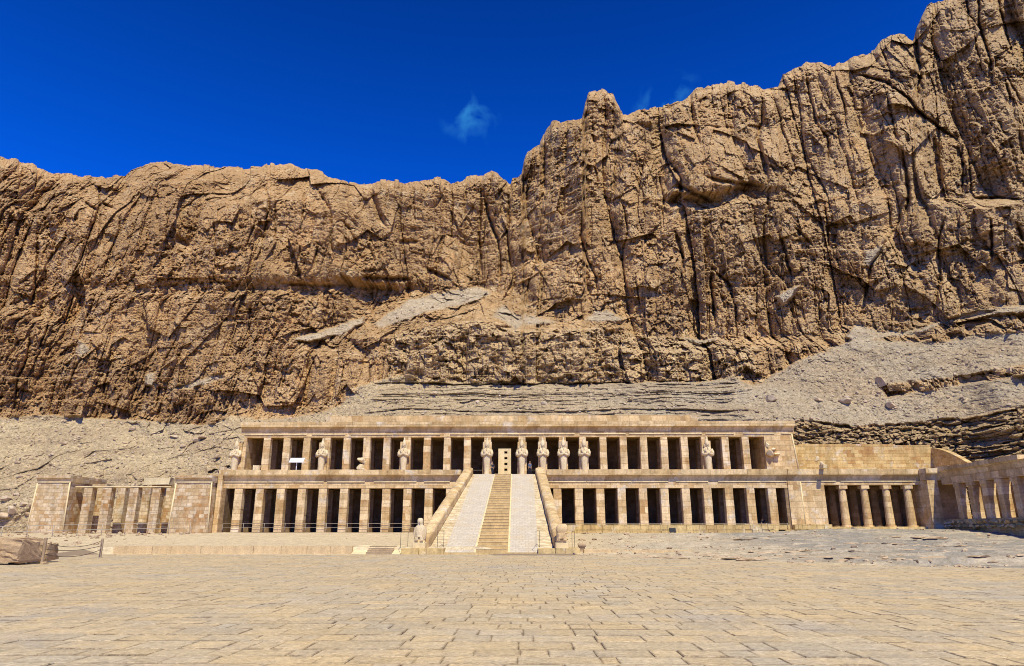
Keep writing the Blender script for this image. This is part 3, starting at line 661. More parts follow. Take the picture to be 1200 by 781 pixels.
def gz_at(x, y):
    i = min(max(int(np.searchsorted(gy, y))-1, 0), len(gy)-2); j = min(max(int(np.searchsorted(gx, x))-1, 0), len(gx)-2)
    return float(GZ[i:i+2, j:j+2].mean())
def scatter_ground():
    mb = MB(); n = 0
    while n < 5200:
        x = random.uniform(6, 52); e = float(pave_edge(x)); y = e+random.random()**1.3*(78-e)
        dens = vnoise(np.array([x/5.0]), np.array([y/1.3]), 88)[0]
        n += 1
        if random.random() > (dens-.3)*2.2: continue
        r = min(.03+random.expovariate(1/.07), .38); mb.rock((x, y, gz_at(x, y)+r*.12), r, .55, n=1)
    for _ in range(330):                       # broken ledges of bedrock lying in bands
        band = random.choice(((0.0, 2.5), (3.5, 1.2), (7.5, 1.5), (12, 1.6), (17, 2.0)))
        x = random.uniform(9, 50); e = float(pave_edge(x)); y = e+1+band[0]*(76-e)/24+random.gauss(0, band[1]*.35)+2*float(fbm(np.array([x/7]), np.array([band[0]]), 2, 5)[0])
        if vnoise(np.array([x/6.0]), np.array([band[0]*3.7]), 91)[0] < .42 or y > 77: continue
        z = gz_at(x, y); r = random.uniform(.2, .65)
        k0 = len(mb.v); mb.rock((0, 0, 0), r, .18, n=2)
        a = random.gauss(0, .25)
        for i in range(k0, len(mb.v)):
            vx, vy, vz = mb.v[i]; vx *= 1.9; mb.v[i] = (x+vx*math.cos(a)-vy*math.sin(a), y+vx*math.sin(a)+vy*math.cos(a), z+vz+.04)
    for _ in range(500):
        x = random.uniform(-50, -6); y = random.uniform(56, 77); r = random.uniform(.02, .07); mb.rock((x, y, gz_at(x, y)+r*.2), r, .6, n=1)
    for _ in range(160):
        x = random.uniform(-50, -32); y = random.uniform(60, 78); r = random.uniform(.08, .4); mb.rock((x, y, gz_at(x, y)+r*.2), r, .6, n=1)
    tag(mb.build('ground_rubble', M['rubble']), 'broken limestone rubble scattered over the right forecourt', 'rubble', kind='stuff')
scatter_ground()

# ------------------------------------------------------------------ temple
YF, YU = 80.0, 84.5
ZG = 1.6                                           # floor of the lower halls
zc_top = azz(500, 551.0, YF); zc_fil = azz(500, 557.2, YF); zc_cav = azz(500, 563.3, YF); z_lin = azz(500, 572.3, YF)
zu_top = azz(500, 494.6, YU-.4); zu_fil = azz(500, 500.2, YU-.3); zu_cav = azz(500, 507.6, YU); zu_lin = azz(500, 512.6, YU)
ZT = zc_top-.45                                    # terrace floor
def cornice_prof(y, z0, z1, z2, flare=.5, back=.9):
    """from the torus (z0) through the cavetto to the fillet (z1..z2); y is the wall face"""
    p = [(y+back, z0), (y, z0)]
    for i in range(1, 7):
        t = i/6; p.append((y-flare*(1-math.cos(t*math.pi/2)), z0+(z1-z0)*math.sin(t*math.pi/2)*.98))
    p += [(y-flare, z1), (y-flare, z2), (y+back, z2)]
    return p
def pillar_mb(x, yc, z0, z1, w_=.92, d_=.92, lean=.0, mb=None):
    mb = mb or MB(); z = z0
    while z < z1-.01:                               # courses, each stone a hair off its neighbour
        h = random.uniform(.55, 1.1); zt = min(z+h, z1)
        if z1-zt < .3: zt = z1
        o1, o2 = random.uniform(-.012, .012), random.uniform(-.012, .012)
        mb.box(x-w_/2+o1, x+w_/2+o1, yc-d_/2+o2, yc+d_/2+o2, z, zt-.012, c=.04)
        z = zt
    return mb
def pillars(root, xs_, yc, z0, z1, mat, name='pillar', w_=.92):
    for x in xs_:
        child(root, name, pillar_mb(x, yc, z0, z1, w_, w_), mat)
def seg_cornice(mb, x0, x1, y, z0, z1, z2, flare=.5, back=.9):
    x = x0
    while x < x1-.01:
        ln = random.uniform(1.3, 2.6); xe = min(x+ln, x1)
        if x1-xe < .8: xe = x1
        o_ = random.uniform(-.015, .02); 
        mb.prism_x(cornice_prof(y+o_, z0, z1, z2+random.uniform(-.02, .02), flare, back), x, xe-.012)
        x = xe
def torus_run(mb, x0, x1, y, z, r=.075):
    x = x0
    while x < x1:
        ln = random.uniform(2.5, 6); xe = min(x+ln, x1)
        mb.tube([(x, y-.03, z), (xe-.05, y-.03, z)], r, 8)
        x = xe+(random.uniform(.2, 1.2) if random.random() < .5 else 0)

SP = 2.43; X1 = 6.13
half = X1+10*SP
def lower_wing(sgn):
    a, b = sorted((sgn*4.9, sgn*(half+1.78)))
    side = 'left' if sgn < 0 else 'right'
    t = thing('lower_colonnade', f'long lower colonnade of square tan stone pillars {side} of the ramp', 'colonnade', ((a+b)/2, YF, ZG), 'two wings of the lower colonnade')
    xs_ = [sgn*(X1+i*SP) for i in range(11)]
    pillars(t, xs_, YF+.5, ZG, z_lin-.004, M['pillar'])
    pillars(t, xs_, YF+3.3, ZG, z_lin-.004, M['inner_shade'], 'inner_pillar', .85)
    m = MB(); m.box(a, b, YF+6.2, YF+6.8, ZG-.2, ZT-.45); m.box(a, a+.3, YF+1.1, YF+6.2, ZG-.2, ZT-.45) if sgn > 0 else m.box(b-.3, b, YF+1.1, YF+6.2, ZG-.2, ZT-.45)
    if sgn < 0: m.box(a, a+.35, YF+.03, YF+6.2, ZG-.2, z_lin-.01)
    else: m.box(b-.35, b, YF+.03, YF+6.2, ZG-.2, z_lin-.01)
    child(t, 'hall_wall', m, M['inner_shade'])
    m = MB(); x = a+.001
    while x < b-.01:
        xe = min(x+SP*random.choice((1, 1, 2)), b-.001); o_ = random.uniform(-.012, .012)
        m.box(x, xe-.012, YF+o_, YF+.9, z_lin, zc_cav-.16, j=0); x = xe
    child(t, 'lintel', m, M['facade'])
    m = MB(); m.box(a, b, YF+.92, YF+6.2, z_lin+.05, ZT-.02); child(t, 'ceiling_slab', m, M['inner_shade'])
    m = MB(); m.box(a, b, YF-.4 if sgn < 0 else YF-.2, YF+6.2, ZG-.5, ZG-.004); child(t, 'hall_floor', m, M['inner_shade'])
    m = MB(); seg_cornice(m, a, b, YF, zc_cav-.15, zc_fil, zc_top); co = child(t, 'cornice', m, M['cornice'])
    m = MB(); torus_run(m, a, b, YF, zc_cav-.17); o = child(t, 'moulding', m, M['pale']); o.parent = co; 
    return t
wl = lower_wing(-1); wr = lower_wing(1)

# terrace floor behind the cornices
tf = thing('terrace', 'flat stone upper terrace on top of the lower colonnade', 'terrace', (0, YF+5, ZT))
m = MB(); m.box(-36.5, 56, YF+.95, YU+8, ZT-.3, ZT); child(tf, 'terrace_floor', m, M['plinth'])
m = MB(); m.box(-4.88, 4.88, YF+.3, YF+6, 0, ZT-.31); child(tf, 'core', m, M['inner_shade'])
m = MB(); m.box(-32.5, 56, YF+6.85, YU+8, 0, ZT-.31); child(tf, 'fill', m, M['inner_shade'])

# plinth in front of the right wing
pl = thing('plinth', 'low weathered block plinth under the right colonnade', 'plinth', (18, YF-.5, 1))
m = MB(); px0 = 5.4; pxe = axx(985, 620, YF-.6)
z = .9
for row in range(3):
    zt = (.9+.42, .9+.84, ZG+.62)[row]*1.0
    x = px0
    while x < pxe+(1.2-row*1.1):
        ln = random.uniform(.7, 1.9) if x < 26 else random.uniform(.4, .9)
        jj = .015 if x < 26 else .06
        top_ = azz(700, 614.9, YF-.6)
        zs_ = [.8, .8+(top_-.8)/3, .8+(top_-.8)*2/3, top_]
        if not (x > 30 and random.random() < .12*row):
            m.box(x, x+ln-.02, YF-.62+random.uniform(-jj, jj), YF-.03, zs_[row], zs_[row+1]-.012+random.uniform(-jj, jj)*.5, j=jj*.4, c=.02)
        x += ln
child(pl, 'course_stones', m, M['plinth'])
m = MB(); top_ = azz(700, 614.9, YF-.6); m.box(px0, axx(925, 612, YF), YF-.03, YF+.02, .8, top_-.02); child(pl, 'backing', m, M['plinth'])

# upper portico
US = 24.0*(axx(800, 540, YU)-axx(700, 540, YU))/100
up = thing('upper_portico', 'upper storey portico of square pillars with a plain cornice below the cliff', 'portico', (0, YU, ZT))
ux = [s*(20.5*US/24+i*US) for s in (-1, 1) for i in range(12)]
pillars(up, ux, YU+.45, ZT+.002, zu_lin-.004, M['pillar'], w_=.86)
pillars(up, ux, YU+3.1, ZT+.002, zu_lin-.004, M['inner_shade'], 'inner_pillar', .8)
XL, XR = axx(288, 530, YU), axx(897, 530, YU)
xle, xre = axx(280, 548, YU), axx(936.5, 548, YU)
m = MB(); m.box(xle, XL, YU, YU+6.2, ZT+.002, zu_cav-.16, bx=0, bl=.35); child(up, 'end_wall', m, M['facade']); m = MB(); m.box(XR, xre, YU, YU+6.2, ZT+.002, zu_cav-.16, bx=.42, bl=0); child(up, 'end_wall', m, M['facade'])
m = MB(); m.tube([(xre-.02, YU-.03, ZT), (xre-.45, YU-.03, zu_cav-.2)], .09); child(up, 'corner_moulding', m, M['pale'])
m = MB(); m.box(XL, XR, YU+6.2, YU+6.8, ZT+.002, zu_top-.3); child(up, 'hall_wall', m, M['inner_shade'])
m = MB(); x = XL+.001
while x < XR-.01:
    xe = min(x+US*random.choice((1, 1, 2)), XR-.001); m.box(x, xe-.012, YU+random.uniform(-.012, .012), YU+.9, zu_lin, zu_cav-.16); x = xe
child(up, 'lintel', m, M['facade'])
m = MB(); m.box(XL, XR, YU+.92, YU+6.2, zu_lin+.05, zu_top-.35); child(up, 'ceiling_slab', m, M['inner_shade'])
m = MB(); seg_cornice(m, axx(284, 500, YU), axx(930, 500, YU), YU, zu_cav-.15, zu_fil, zu_top); co = child(up, 'cornice', m, M['cornice'])
m = MB(); torus_run(m, XL-.4, xre-.5, YU, zu_cav-.17); o = child(up, 'moulding', m, M['pale']); o.parent = co
m = MB(); m.box(XL-.3, xre-.5, YU+.9, YU+6.9, zu_top-.3, zu_top-.05); child(up, 'roof', m, M['plinth'])

# pale parapet wall above the portico
m = MB(); yb = YU+7.6
for i in range(2):
    z0 = (zu_top-4.2, azz(600, 490, yb))[i]; z1 = (azz(600, 490, yb)-.01, azz(600, 486.8, yb))[i]
    m.box(axx(383, 488, yb)+.2*i, axx(818, 488, yb)-.1*i, yb+.12*i, yb+.8, z0, z1)
tag(m.build('sanctuary_wall', M['cornice']), 'pale long stone wall behind the upper portico roof', 'wall')

# portal block in the doorway
pw0, pw1 = axx(584, 540, YU+.8), axx(598.8, 540, YU+.8); yp = YU+.8
pt = thing('portal_block', 'pale stone portal slab with four small square openings at ramp top', 'portal', ((pw0+pw1)/2, yp, ZT))
zt = azz(591, 526, yp)
m = MB(); hx0, hx1 = axx(591, 540, yp), axx(594.6, 540, yp)
ys_ = [azz(591, q, yp) for q in (529, 531.8, 535.7, 538.5, 542.5, 545.3, 549.2, 552)]
m.box(pw0, hx0, yp, yp+.7, ZT+.003, zt); m.box(hx1, pw1, yp, yp+.7, ZT+.003, zt)
e_ = [zt]+ys_+[ZT+.003]
for i in range(0, 10, 2): m.box(hx0, hx1, yp, yp+.7, e_[i+1], e_[i])
child(pt, 'slab', m, M['pale'])
m = MB(); m.box(hx0, hx1, yp+.5, yp+.56, ZT+.01, zt-.05); child(pt, 'niche_shade_sheet', m, M['shade_black'])  # black sheet painted as the shade in the four openings

# ramp
RB, RT_ = 54.6, 80.4; ZB = .14
def lerp(a, b, t): return a+(b-a)*t
rp = thing('ramp', 'broad sloping stone ramp with a central stair up to the terrace', 'ramp', (0, RB, 0))
def strip(mb, xa0, xa1, xb0, xb1, dz, thick=.5, y0=RB, y1=RT_, z0=ZB, z1=ZT, n=1):
    """a slab from (xa0..xa1 at y0) to (xb0..xb1 at y1)"""
    v_ = [(xa0, y0, z0+dz), (xa1, y0, z0+dz), (xb1, y1, z1+dz), (xb0, y1, z1+dz), (xa0, y0, -.3), (xa1, y0, -.3), (xb1, y1, -.3), (xb0, y1, -.3)]
    mb.add(v_, [(0, 1, 2, 3), (7, 6, 5, 4), (4, 5, 1, 0), (5, 6, 2, 1), (6, 7, 3, 2), (7, 4, 0, 3)])
xl = lambda px, py, Y: axx(px, py, Y)
gl0, gr0 = xl(520, 648, RB), xl(631, 648, RB); gl1, gr1 = xl(556.5, 556, RT_), xl(625, 556, RT_)
sl0, sr0 = xl(557.8, 646, RB), xl(595, 646, RB); sl1, sr1 = xl(580.6, 556, RT_), xl(599, 556, RT_)
bl0, br0 = xl(500.5, 644, RB), xl(650, 644, RB); bl1, br1 = xl(554.4, 552, RT_), xl(627.6, 552, RT_)
m = MB(); strip(m, gl0, sl0-.16, gl1, sl1-.1, 0); strip(m, sr0+.16, gr0, sr1+.1, gr1, 0); child(rp, 'ramp_surface', m, M['setts'])
m = MB(); strip(m, sl0-.158, sl0, sl1-.098, sl1, .03); strip(m, sr0, sr0+.158, sr1, sr1+.098, .03); child(rp, 'stair_border', m, M['pale'])
m = MB(); strip(m, bl0+.01, gl0-.002, bl1+.01, gl1-.002, -.02); strip(m, gr0+.002, br0-.01, gr1+.002, br1-.01, -.02); child(rp, 'side_strip', m, M['retain2'])
m = MB(); ns = 30
for i in range(ns):
    t0, t1 = i/ns, (i+1)/ns; y0, y1 = lerp(RB+.1, RT_, t0), lerp(RB+.1, RT_, t1)
    z1_ = lerp(ZB, ZT, t1)-.06
    m.add([(lerp(sl0, sl1, t0)+.003, y0, z1_), (lerp(sr0, sr1, t0)-.003, y0, z1_), (lerp(sr0, sr1, t1)-.003, y1, z1_), (lerp(sl0, sl1, t1)+.003, y1, z1_),
           (lerp(sl0, sl1, t0)+.003, y0, -.2), (lerp(sr0, sr1, t0)-.003, y0, -.2), (lerp(sr0, sr1, t1)-.003, y1, -.2), (lerp(sl0, sl1, t1)+.003, y1, -.2)],
          [(0, 1, 2, 3), (4, 5, 1, 0), (5, 6, 2, 1), (7, 4, 0, 3)])
stair = child(rp, 'stair', m, M['stair'])
m = MB()
for i in range(ns):
    t0 = i/ns; y0 = lerp(RB+.1, RT_, t0); z1_ = lerp(ZB, ZT, (i+1)/ns)-.06
    m.box(lerp(sl0, sl1, t0)+.01, lerp(sr0, sr1, t0)-.01, y0-.03, y0+.16, z1_+.002, z1_+.03)
o = child(rp, 'tread_nosing', m, M['pale']); o.parent = stair
def balustrade(sg):
    m = MB(); n = 26
    xi0, xi1 = (bl0, bl1) if sg < 0 else (br0, br1)
    wi0, wi1 = .9, 1.05; h0, h1 = 1.15, .8
    for i in range(n):
        t0, t1 = i/n, (i+1)/n; g_ = .02; vv = []; j = random.uniform(-.02, .02)
        for t_, gg in ((t0, g_), (t1, -g_)):
            y = lerp(RB+.6, RT_+.3, t_)+gg; zz = lerp(ZB, ZT, t_); xi = lerp(xi0, xi1, t_)+j; ww = lerp(wi0, wi1, t_); h = lerp(h0, h1, t_)
            a, b = (xi-ww, xi) if sg < 0 else (xi, xi+ww)
            prof = [(a, -.3), (a, zz+h*.74)]
            for k_ in range(1, 8):
                an = math.pi*(1-k_/8); prof.append(((a+b)/2+math.cos(an)*(b-a)/2, zz+h*.74+math.sin(an)*h*.26))
            prof += [(b, zz+h*.74), (b, -.3)]
            vv.append([(x, y, z_) for x, z_ in prof])
        k_ = len(vv[0]); m.add(vv[0]+vv[1], [tuple(range(k_)), tuple(range(2*k_-1, k_-1, -1))]+[(q, k_+q, k_+q+1, q+1) for q in range(k_-1)])
    child(rp, 'balustrade', m, M['cornice'])
balustrade(-1); balustrade(1)
m = MB(); m.box(gl0-.1, gr0+.1, RB-.45, RB-.002, -.1, ZB-.02); child(rp, 'threshold', m, M['plinth'])

def plinth_block(px0, px1, label):
    y = RB-.75; x0, x1 = axx(px0, 648, y), axx(px1, 648, y); zt_ = azz(px0, 643.2, y); t = thing('statue_plinth', label, 'plinth', ((x0+x1)/2, y+.8, 0), 'plinths at the foot of the ramp')
    m = MB(); xm = lerp(x0, x1, .42); m.box(x0, xm-.015, y, y+2.4, -.1, zt_, j=.02, c=.04); m.box(xm+.015, x1, y+.03, y+2.4, -.1, zt_+.02, j=.02, c=.04); child(t, 'base_stone', m, M['plinth'])
    return x0, x1, zt_
pa = plinth_block(469.5, 519.6, 'low block plinth under the crowned seated statue left of the ramp')
pb = plinth_block(630.5, 679.8, 'low block plinth under the worn headless statue right of the ramp')

def falcon(px, zt_, H, label, head=True):
    y = RB+.25; x = axx(px, 630, y); t = thing('guardian_statue', label, 'statue', (x, y, zt_))
    m = MB(); m.box(x-.5, x+.5, y-.5, y+.75, zt_, zt_+.42, j=.02, c=.06); m.box(x-.4, x+.4, y-.3, y+.7, zt_+.42, zt_+.62, j=.03, c=.06); child(t, 'pedestal', m, M['pale'])
    z0 = zt_+.6; m = MB()
    if head:
        m.loft([(x, y+.1, z0, .36, .34), (x, y+.08, z0+.45, .40, .36), (x, y+.05, z0+.8, .38, .33), (x, y+.05, z0+1.0, .36, .28), (x, y+.02, z0+1.15, .2, .2), (x, y, z0+1.22, .19, .2), (x, y-.02, z0+1.4, .23, .25), (x, y, z0+1.58, .2, .22), (x, y, z0+1.64, .1, .12)], 16, 2.6)
        for s in (-1, 1):     # folded wings and feet
            m.loft([(x+s*.33, y+.12, z0+.05, .1, .24), (x+s*.40, y+.1, z0+.55, .12, .28), (x+s*.36, y+.06, z0+.95, .1, .2)], 10)
            m.box(x+s*.2-.12, x+s*.2+.12, y-.42, y-.1, z0-.02, z0+.22, j=.02, c=.03)
        m.box(x-.24, x+.24, y-.36, y-.2, z0+.25, z0+.62, j=.03, c=.05)
        m.loft([(x, y-.22, z0+1.3, .04, .1), (x, y-.25, z0+1.38, .05, .1), (x, y-.22, z0+1.44, .03, .08)], 8)
    else:
        m.loft([(x, y+.1, z0, .42, .4), (x, y+.06, z0+.3, .40, .42), (x, y, z0+.6, .38, .4), (x, y-.02, z0+.72, .45, .42), (x+.03, y-.02, z0+.95, .43, .38), (x+.08, y, z0+1.12, .36, .3), (x+.1, y, z0+1.2, .22, .2)], 16, 4.5)
        for q_ in range(7): m.rock((x+random.uniform(-.3, .3), y-.3+random.uniform(-.1, .1), z0+random.uniform(.2, 1.1)), random.uniform(.12, .22), .8, n=2)
        m.box(x-.3, x+.28, y-.5, y-.2, z0+.12, z0+.5, j=.04, c=.05)
        for s in (-1, 1): m.box(x+s*.25-.12, x+s*.25+.12, y-.5, y-.1, z0-.02, z0+.2, j=.02, c=.03)
    child(t, 'figure', m, M['statue'] if head else M['kerb'])
falcon(492, pa[2], 2.3, 'seated pale guardian statue with a round head left of the ramp foot')
falcon(658, pb[2], 1.9, 'stumpy worn guardian statue without a head right of the ramp foot', False)

# ------------------------------------------------------------------ royal statues
def osiride_mesh(H=4.75):
    m = MB(); s = H
    body = [(0,.0,.085,.085),(0,.03,.088,.09),(0,.12,.072,.07),(0,.25,.080,.075),(0,.38,.094,.08),(0,.46,.102,.083),(0,.54,.104,.08),(0,.62,.112,.078),(0,.675,.122,.07),(0,.70,.100,.058),(0,.722,.06,.05),(0,.735,.047,.047)]
    m.loft([(0, 0, z*s, a*s, b*s) for _, z, a, b in body], 20, 2.5)
    m.box(-.098*s, .098*s, -.13*s, -.03*s, 0, .045*s, c=.02*s)                    # feet
    head = [(.725,.036,.04),(.745,.048,.052),(.775,.056,.060),(.80,.058,.062),(.82,.058,.060),(.835,.058,.058)]
    m.loft([(0, -.012*s, z*s, a*s, b*s) for z, a, b in head], 18, 2.2)
    crown = [(.822,.066,.068),(.845,.064,.066),(.87,.055,.056),(.90,.042,.044),(.93,.030,.031),(.955,.022,.023),(.975,.024,.024),(.99,.020,.020),(1.0,.010,.010)]
    m.loft([(0, 0, z*s, a*s, b*s) for z, a, b in crown], 18)
    for sg in (-1, 1):                                                             # lappets, ears, arms, fists
        m.loft([(sg*.062*s, .0, .70*s, .022*s, .03*s), (sg*.068*s, .0, .80*s, .02*s, .035*s)], 8)
        m.loft([(sg*.07*s, -.01*s, .775*s, .008*s, .012*s), (sg*.074*s, -.01*s, .795*s, .012*s, .014*s), (sg*.07*s, -.01*s, .812*s, .008*s, .01*s)], 8)
        m.tube([(sg*.118*s, 0, .675*s), (sg*.145*s, -.02*s, .60*s), (sg*.14*s, -.05*s, .525*s)], [.040*s, .042*s, .036*s], 12)
        m.tube([(sg*.14*s, -.05*s, .525*s), (sg*.06*s, -.095*s, .555*s), (-sg*.045*s, -.10*s, .605*s)], [.036*s, .032*s, .026*s], 12)
        m.loft([(-sg*.052*s, -.105*s, .59*s, .024*s, .022*s), (-sg*.052*s, -.11*s, .615*s, .028*s, .026*s), (-sg*.052*s, -.105*s, .64*s, .02*s, .02*s)], 10)
        m.tube([(-sg*.052*s, -.115*s, .60*s), (-sg*.075*s, -.10*s, .70*s)], .009*s, 6)
        m.loft([(sg*.024*s, -.072*s, .79*s, .012*s, .008*s), (sg*.024*s, -.074*s, .797*s, .014*s, .008*s), (sg*.024*s, -.07*s, .804*s, .01*s, .006*s)], 8)
    m.loft([(0, -.075*s, .772*s, .014*s, .016*s), (0, -.075*s, .785*s, .010*s, .014*s), (0, -.066*s, .81*s, .007*s, .01*s)], 8)   # nose
    m.loft([(0, -.072*s, .757*s, .018*s, .008*s), (0, -.074*s, .762*s, .018*s, .009*s)], 8)                                       # mouth
    m.loft([(0, -.072*s, .665*s, .014*s, .012*s), (0, -.075*s, .70*s, .016*s, .014*s), (0, -.062*s, .742*s, .012*s, .012*s)], 8)  # beard
    return m
def statue(px, ybot, ytop, label, name='royal_statue', Y=None, first=[None], grp='crowned royal statues before the upper pillars'):
    Y = Y or YU-.55
    x = axx(px, 540, Y); H = azz(px, ytop, Y)-ZT
    if first[0] is None:
        t = thing(name, label, 'statue', (x, Y, ZT), grp); osiride_mesh(1.0).build('figure', M['statue'], t)
        m = MB(); m.box(-.13, .13, .06, .13, 0.0, .9, j=.002, c=.01); m.build('back_slab', M['facade'], t); first[0] = t
    else:
        t = copy_tree(first[0]); t['label'] = label; t.location = (x, Y, ZT); t['group'] = grp
    t.scale = (H*.9, H*.95, H); t.rotation_euler = (0, 0, R(random.uniform(-4, 4)))
    return t
statue(570.6, 556, 513.2, 'crowned royal statue immediately left of the doorway at the ramp top')
statue(611.6, 556, 513.2, 'crowned royal statue immediately right of the doorway at the ramp top')
statue(636.2, 556, 513, 'crowned royal statue second right of the doorway')
statue(660.5, 556, 512.6, 'crowned royal statue third right of the doorway')
statue(684.8, 556, 512.2, 'crowned royal statue fourth right of the doorway, end of the row')
statue(829.8, 556, 511.8, 'lone crowned royal statue near the right end of the upper portico')
statue(473, 556, 513, 'lone crowned royal statue four pillars left of the doorway')
statue(376.8, 556, 514, 'lone crowned royal statue near the left end of the upper portico')
statue(275.5, 556, 514.5, 'weathered royal statue standing outside the left end of the upper portico', Y=YU-.2)

# broken remains of statues
def fragment(px, y0, y1, w_, label, parts, Y=YU-.4, name='broken_statue'):
    x = axx(px, 540, Y); zb = ZT if y0 is None else azz(px, y0, Y); t = thing(name, label, 'statue', (x, Y, zb), 'broken statue remains on the upper terrace')
    m = MB()
    for (dx, dy, dz, r, fl) in parts: m.rock((x+dx, Y+dy, zb+dz), r, fl, n=3)
    child(t, 'stone', m, M['statue']); return t
m_ = azz(424, 535, YU-.4)-ZT
fragment(424, None, 0, 1, 'broken statue bust without arms before a left pillar', [(0, 0, .45, .75, 1.3), (0, 0, 1.1, .62, 1.3), (0, 0, m_-.4, .5, 1.4)])
zf = azz(905, 531, YU-.3)
def wall_fragment():
    t = thing('broken_statue', 'broken statue torso jutting from the right end wall of the portico', 'statue', (axx(905, 530, YU), YU, zf-ZT), 'broken statue remains on the upper terrace')
    x = axx(905, 530, YU); m = MB()
    m.rock((x-.35, YU-.05, zf), .7, .6, n=3); m.rock((x+.35, YU-.25, zf-.15), .6, .5, n=3); m.rock((x-.55, YU, zf+1.0), .4, 1.8, n=3); m.rock((x+.1, YU-.1, zf+.5), .5, .6, n=3)
    child(t, 'torso', m, M['statue'])
wall_fragment()
# loose blocks lying on the terrace
for i, (px, w_, h_, lab) in enumerate(((301, .75, .9, 'small square block leaning by the first left upper pillar'), (268, .9, .5, 'flat stone lying left of the weathered statue'), (262, .6, .4, 'tiny stone on the corner of the left tower'))):
    Y = YU-.5 if i < 2 else YF+.6; x = axx(px, 545, Y); m = MB(); m.box(x-w_/2, x+w_/2, Y-.3, Y+.3, ZT, ZT+h_+.45, j=.06, c=.05)
    tag(m.build('loose_block', M['statue']), lab, 'block', 'loose blocks on the terrace')

# information board
x = axx(348, 540, YF+1.6); Y = YF+1.6; zb_ = azz(348, 541.5, Y)
t = thing('information_board', 'slanted white information board on one post before the third upper bay', 'board', (x, Y, ZT))
m = MB(); m.box(x-.04, x+.04, Y-.04, Y+.04, ZT, zb_); child(t, 'post', m, M['white'])
m = MB(); wb = axx(356.5, 538, Y)-axx(340, 538, Y)
m.add([(x-wb/2, Y-.3, zb_-.1), (x+wb/2, Y-.3, zb_-.1), (x+wb/2, Y+.25, zb_+.42), (x-wb/2, Y+.25, zb_+.42), (x-wb/2, Y-.3, zb_-.04), (x+wb/2, Y-.3, zb_-.04), (x+wb/2, Y+.25, zb_+.48), (x-wb/2, Y+.25, zb_+.48)],
      [(3, 2, 1, 0), (4, 5, 6, 7), (0, 1, 5, 4), (1, 2, 6, 5), (2, 3, 7, 6), (3, 0, 4, 7)]); child(t, 'panel', m, M['white'])

# ------------------------------------------------------------------ towers
def tower(px0, px1, ytop, Yf, depth, label, z0=.6, batter=.22, flare=.3):
    x0, x1 = axx(px0, 620, Yf), axx(px1, 620, Yf); z1 = azz((px0+px1)/2, ytop, Yf); zc = z1-.75
    t = thing('stone_tower', label, 'tower', ((x0+x1)/2, Yf, z0))
    m = MB(); m.box(x0, x1, Yf, Yf+depth, z0, zc-.02, bx=batter, by=batter*.6, c=.06); child(t, 'wall', m, M['tower'])
    m = MB(); yf = Yf+batter*.6
    m.tube([(x0+batter-.05, yf-.04, zc), (x1-batter+.05, yf-.04, zc)], .09); m.tube([(x0-.02, Yf-.03, z0), (x0+batter, yf-.03, zc)], .08); m.tube([(x1+.02, Yf-.03, z0), (x1-batter, yf-.03, zc)], .08); child(t, 'moulding', m, M['pale'])
    m = MB(); p = cornice_prof(yf, zc, z1-.28, z1, flare, depth-batter); m.prism_x(p, x0+batter-.12, x1-batter+.12); child(t, 'cornice', m, M['tower'])
    return x0, x1, z1
tw = tower(196.5, 243.5, 557.5, YF-1.5, 8, 'square masonry tower between the ruined chapel and the left colonnade')
t2 = tower(31, 74, 557.5, YF-1.2, 7, 'isolated masonry tower at the far left of the ruined chapel')
# return wall between tower and the first opening
m = MB(); m.box(tw[1]+.02, -(half+1.80), YF-.4, YF+6, 1.0, zc_top-.02, j=0); tag(m.build('corner_pier', M['facade']), 'narrow corner pier joining the tower to the left colonnade', 'pier')

# ruined chapel between the towers
ch = thing('ruined_chapel', 'roofless ruined chapel with leaning square pillars at far left', 'chapel', (-42, YF, 1))
zl = azz(150, 571.0, YF-.5)
for px in (99.5, 122, 153.5, 180): 
    x = axx(px, 597, YF-.2); child(ch, 'pillar', pillar_mb(x, YF+.3, ZG-.4, zl-.02, .98, .98), M['tower'])
for px in (70, 139, 168.5, 196):
    x = axx(px, 597, YF+3.5); child(ch, 'rear_pillar', pillar_mb(x, YF+4, ZG-.4, zl+.2, .95, .95), M['tower'])
m = MB(); m.box(axx(88, 571, YF-.3), axx(200, 571, YF-.3), YF-.25, YF+.85, zl, zl+.12); child(ch, 'lintel_beam', m, M['pale'])
m = MB(); m.box(t2[0]+1, t2[1]+1.6, YF+3, YF+4, ZG-.3, zl+.6, j=.02); child(ch, 'wall', m, M['tower']); m = MB(); m.box(axx(176, 600, YF+7), axx(200, 600, YF+7), YF+6.5, YF+7, ZG-.3, zl+.8); child(ch, 'wall', m, M['tower']); m = MB(); m.box(axx(105, 600, YF+7), axx(128, 600, YF+7), YF+6.5, YF+7.1, ZG-.3, zl-2.4, j=.03); child(ch, 'wall', m, M['tower'])
m = MB(); m.box(axx(84, 620, YF-.6), axx(205, 620, YF-.6), YF-.5, YF+7, ZG-.9, ZG-.35); child(ch, 'floor', m, M['plinth'])
m = MB(); zz_ = azz(185, 566, YF+6)
m.box(axx(170, 566, YF+6), axx(200, 566, YF+6), YF+5.6, YF+7, zl+.7, zz_+.6, j=.06, c=.1); child(ch, 'roof_block', m, M['pale'])
m = MB()
for _ in range(150):
    x = random.uniform(-53, -39); r = random.uniform(.15, .42); m.rock((x, YF-1.0-random.random()*1.4, ZG-.55+random.random()*.25), r, .7, n=2)
tag(m.build('rubble_bank', M['rubble']), 'bank of loose stones along the front of the ruined chapel', 'rubble', kind='stuff')

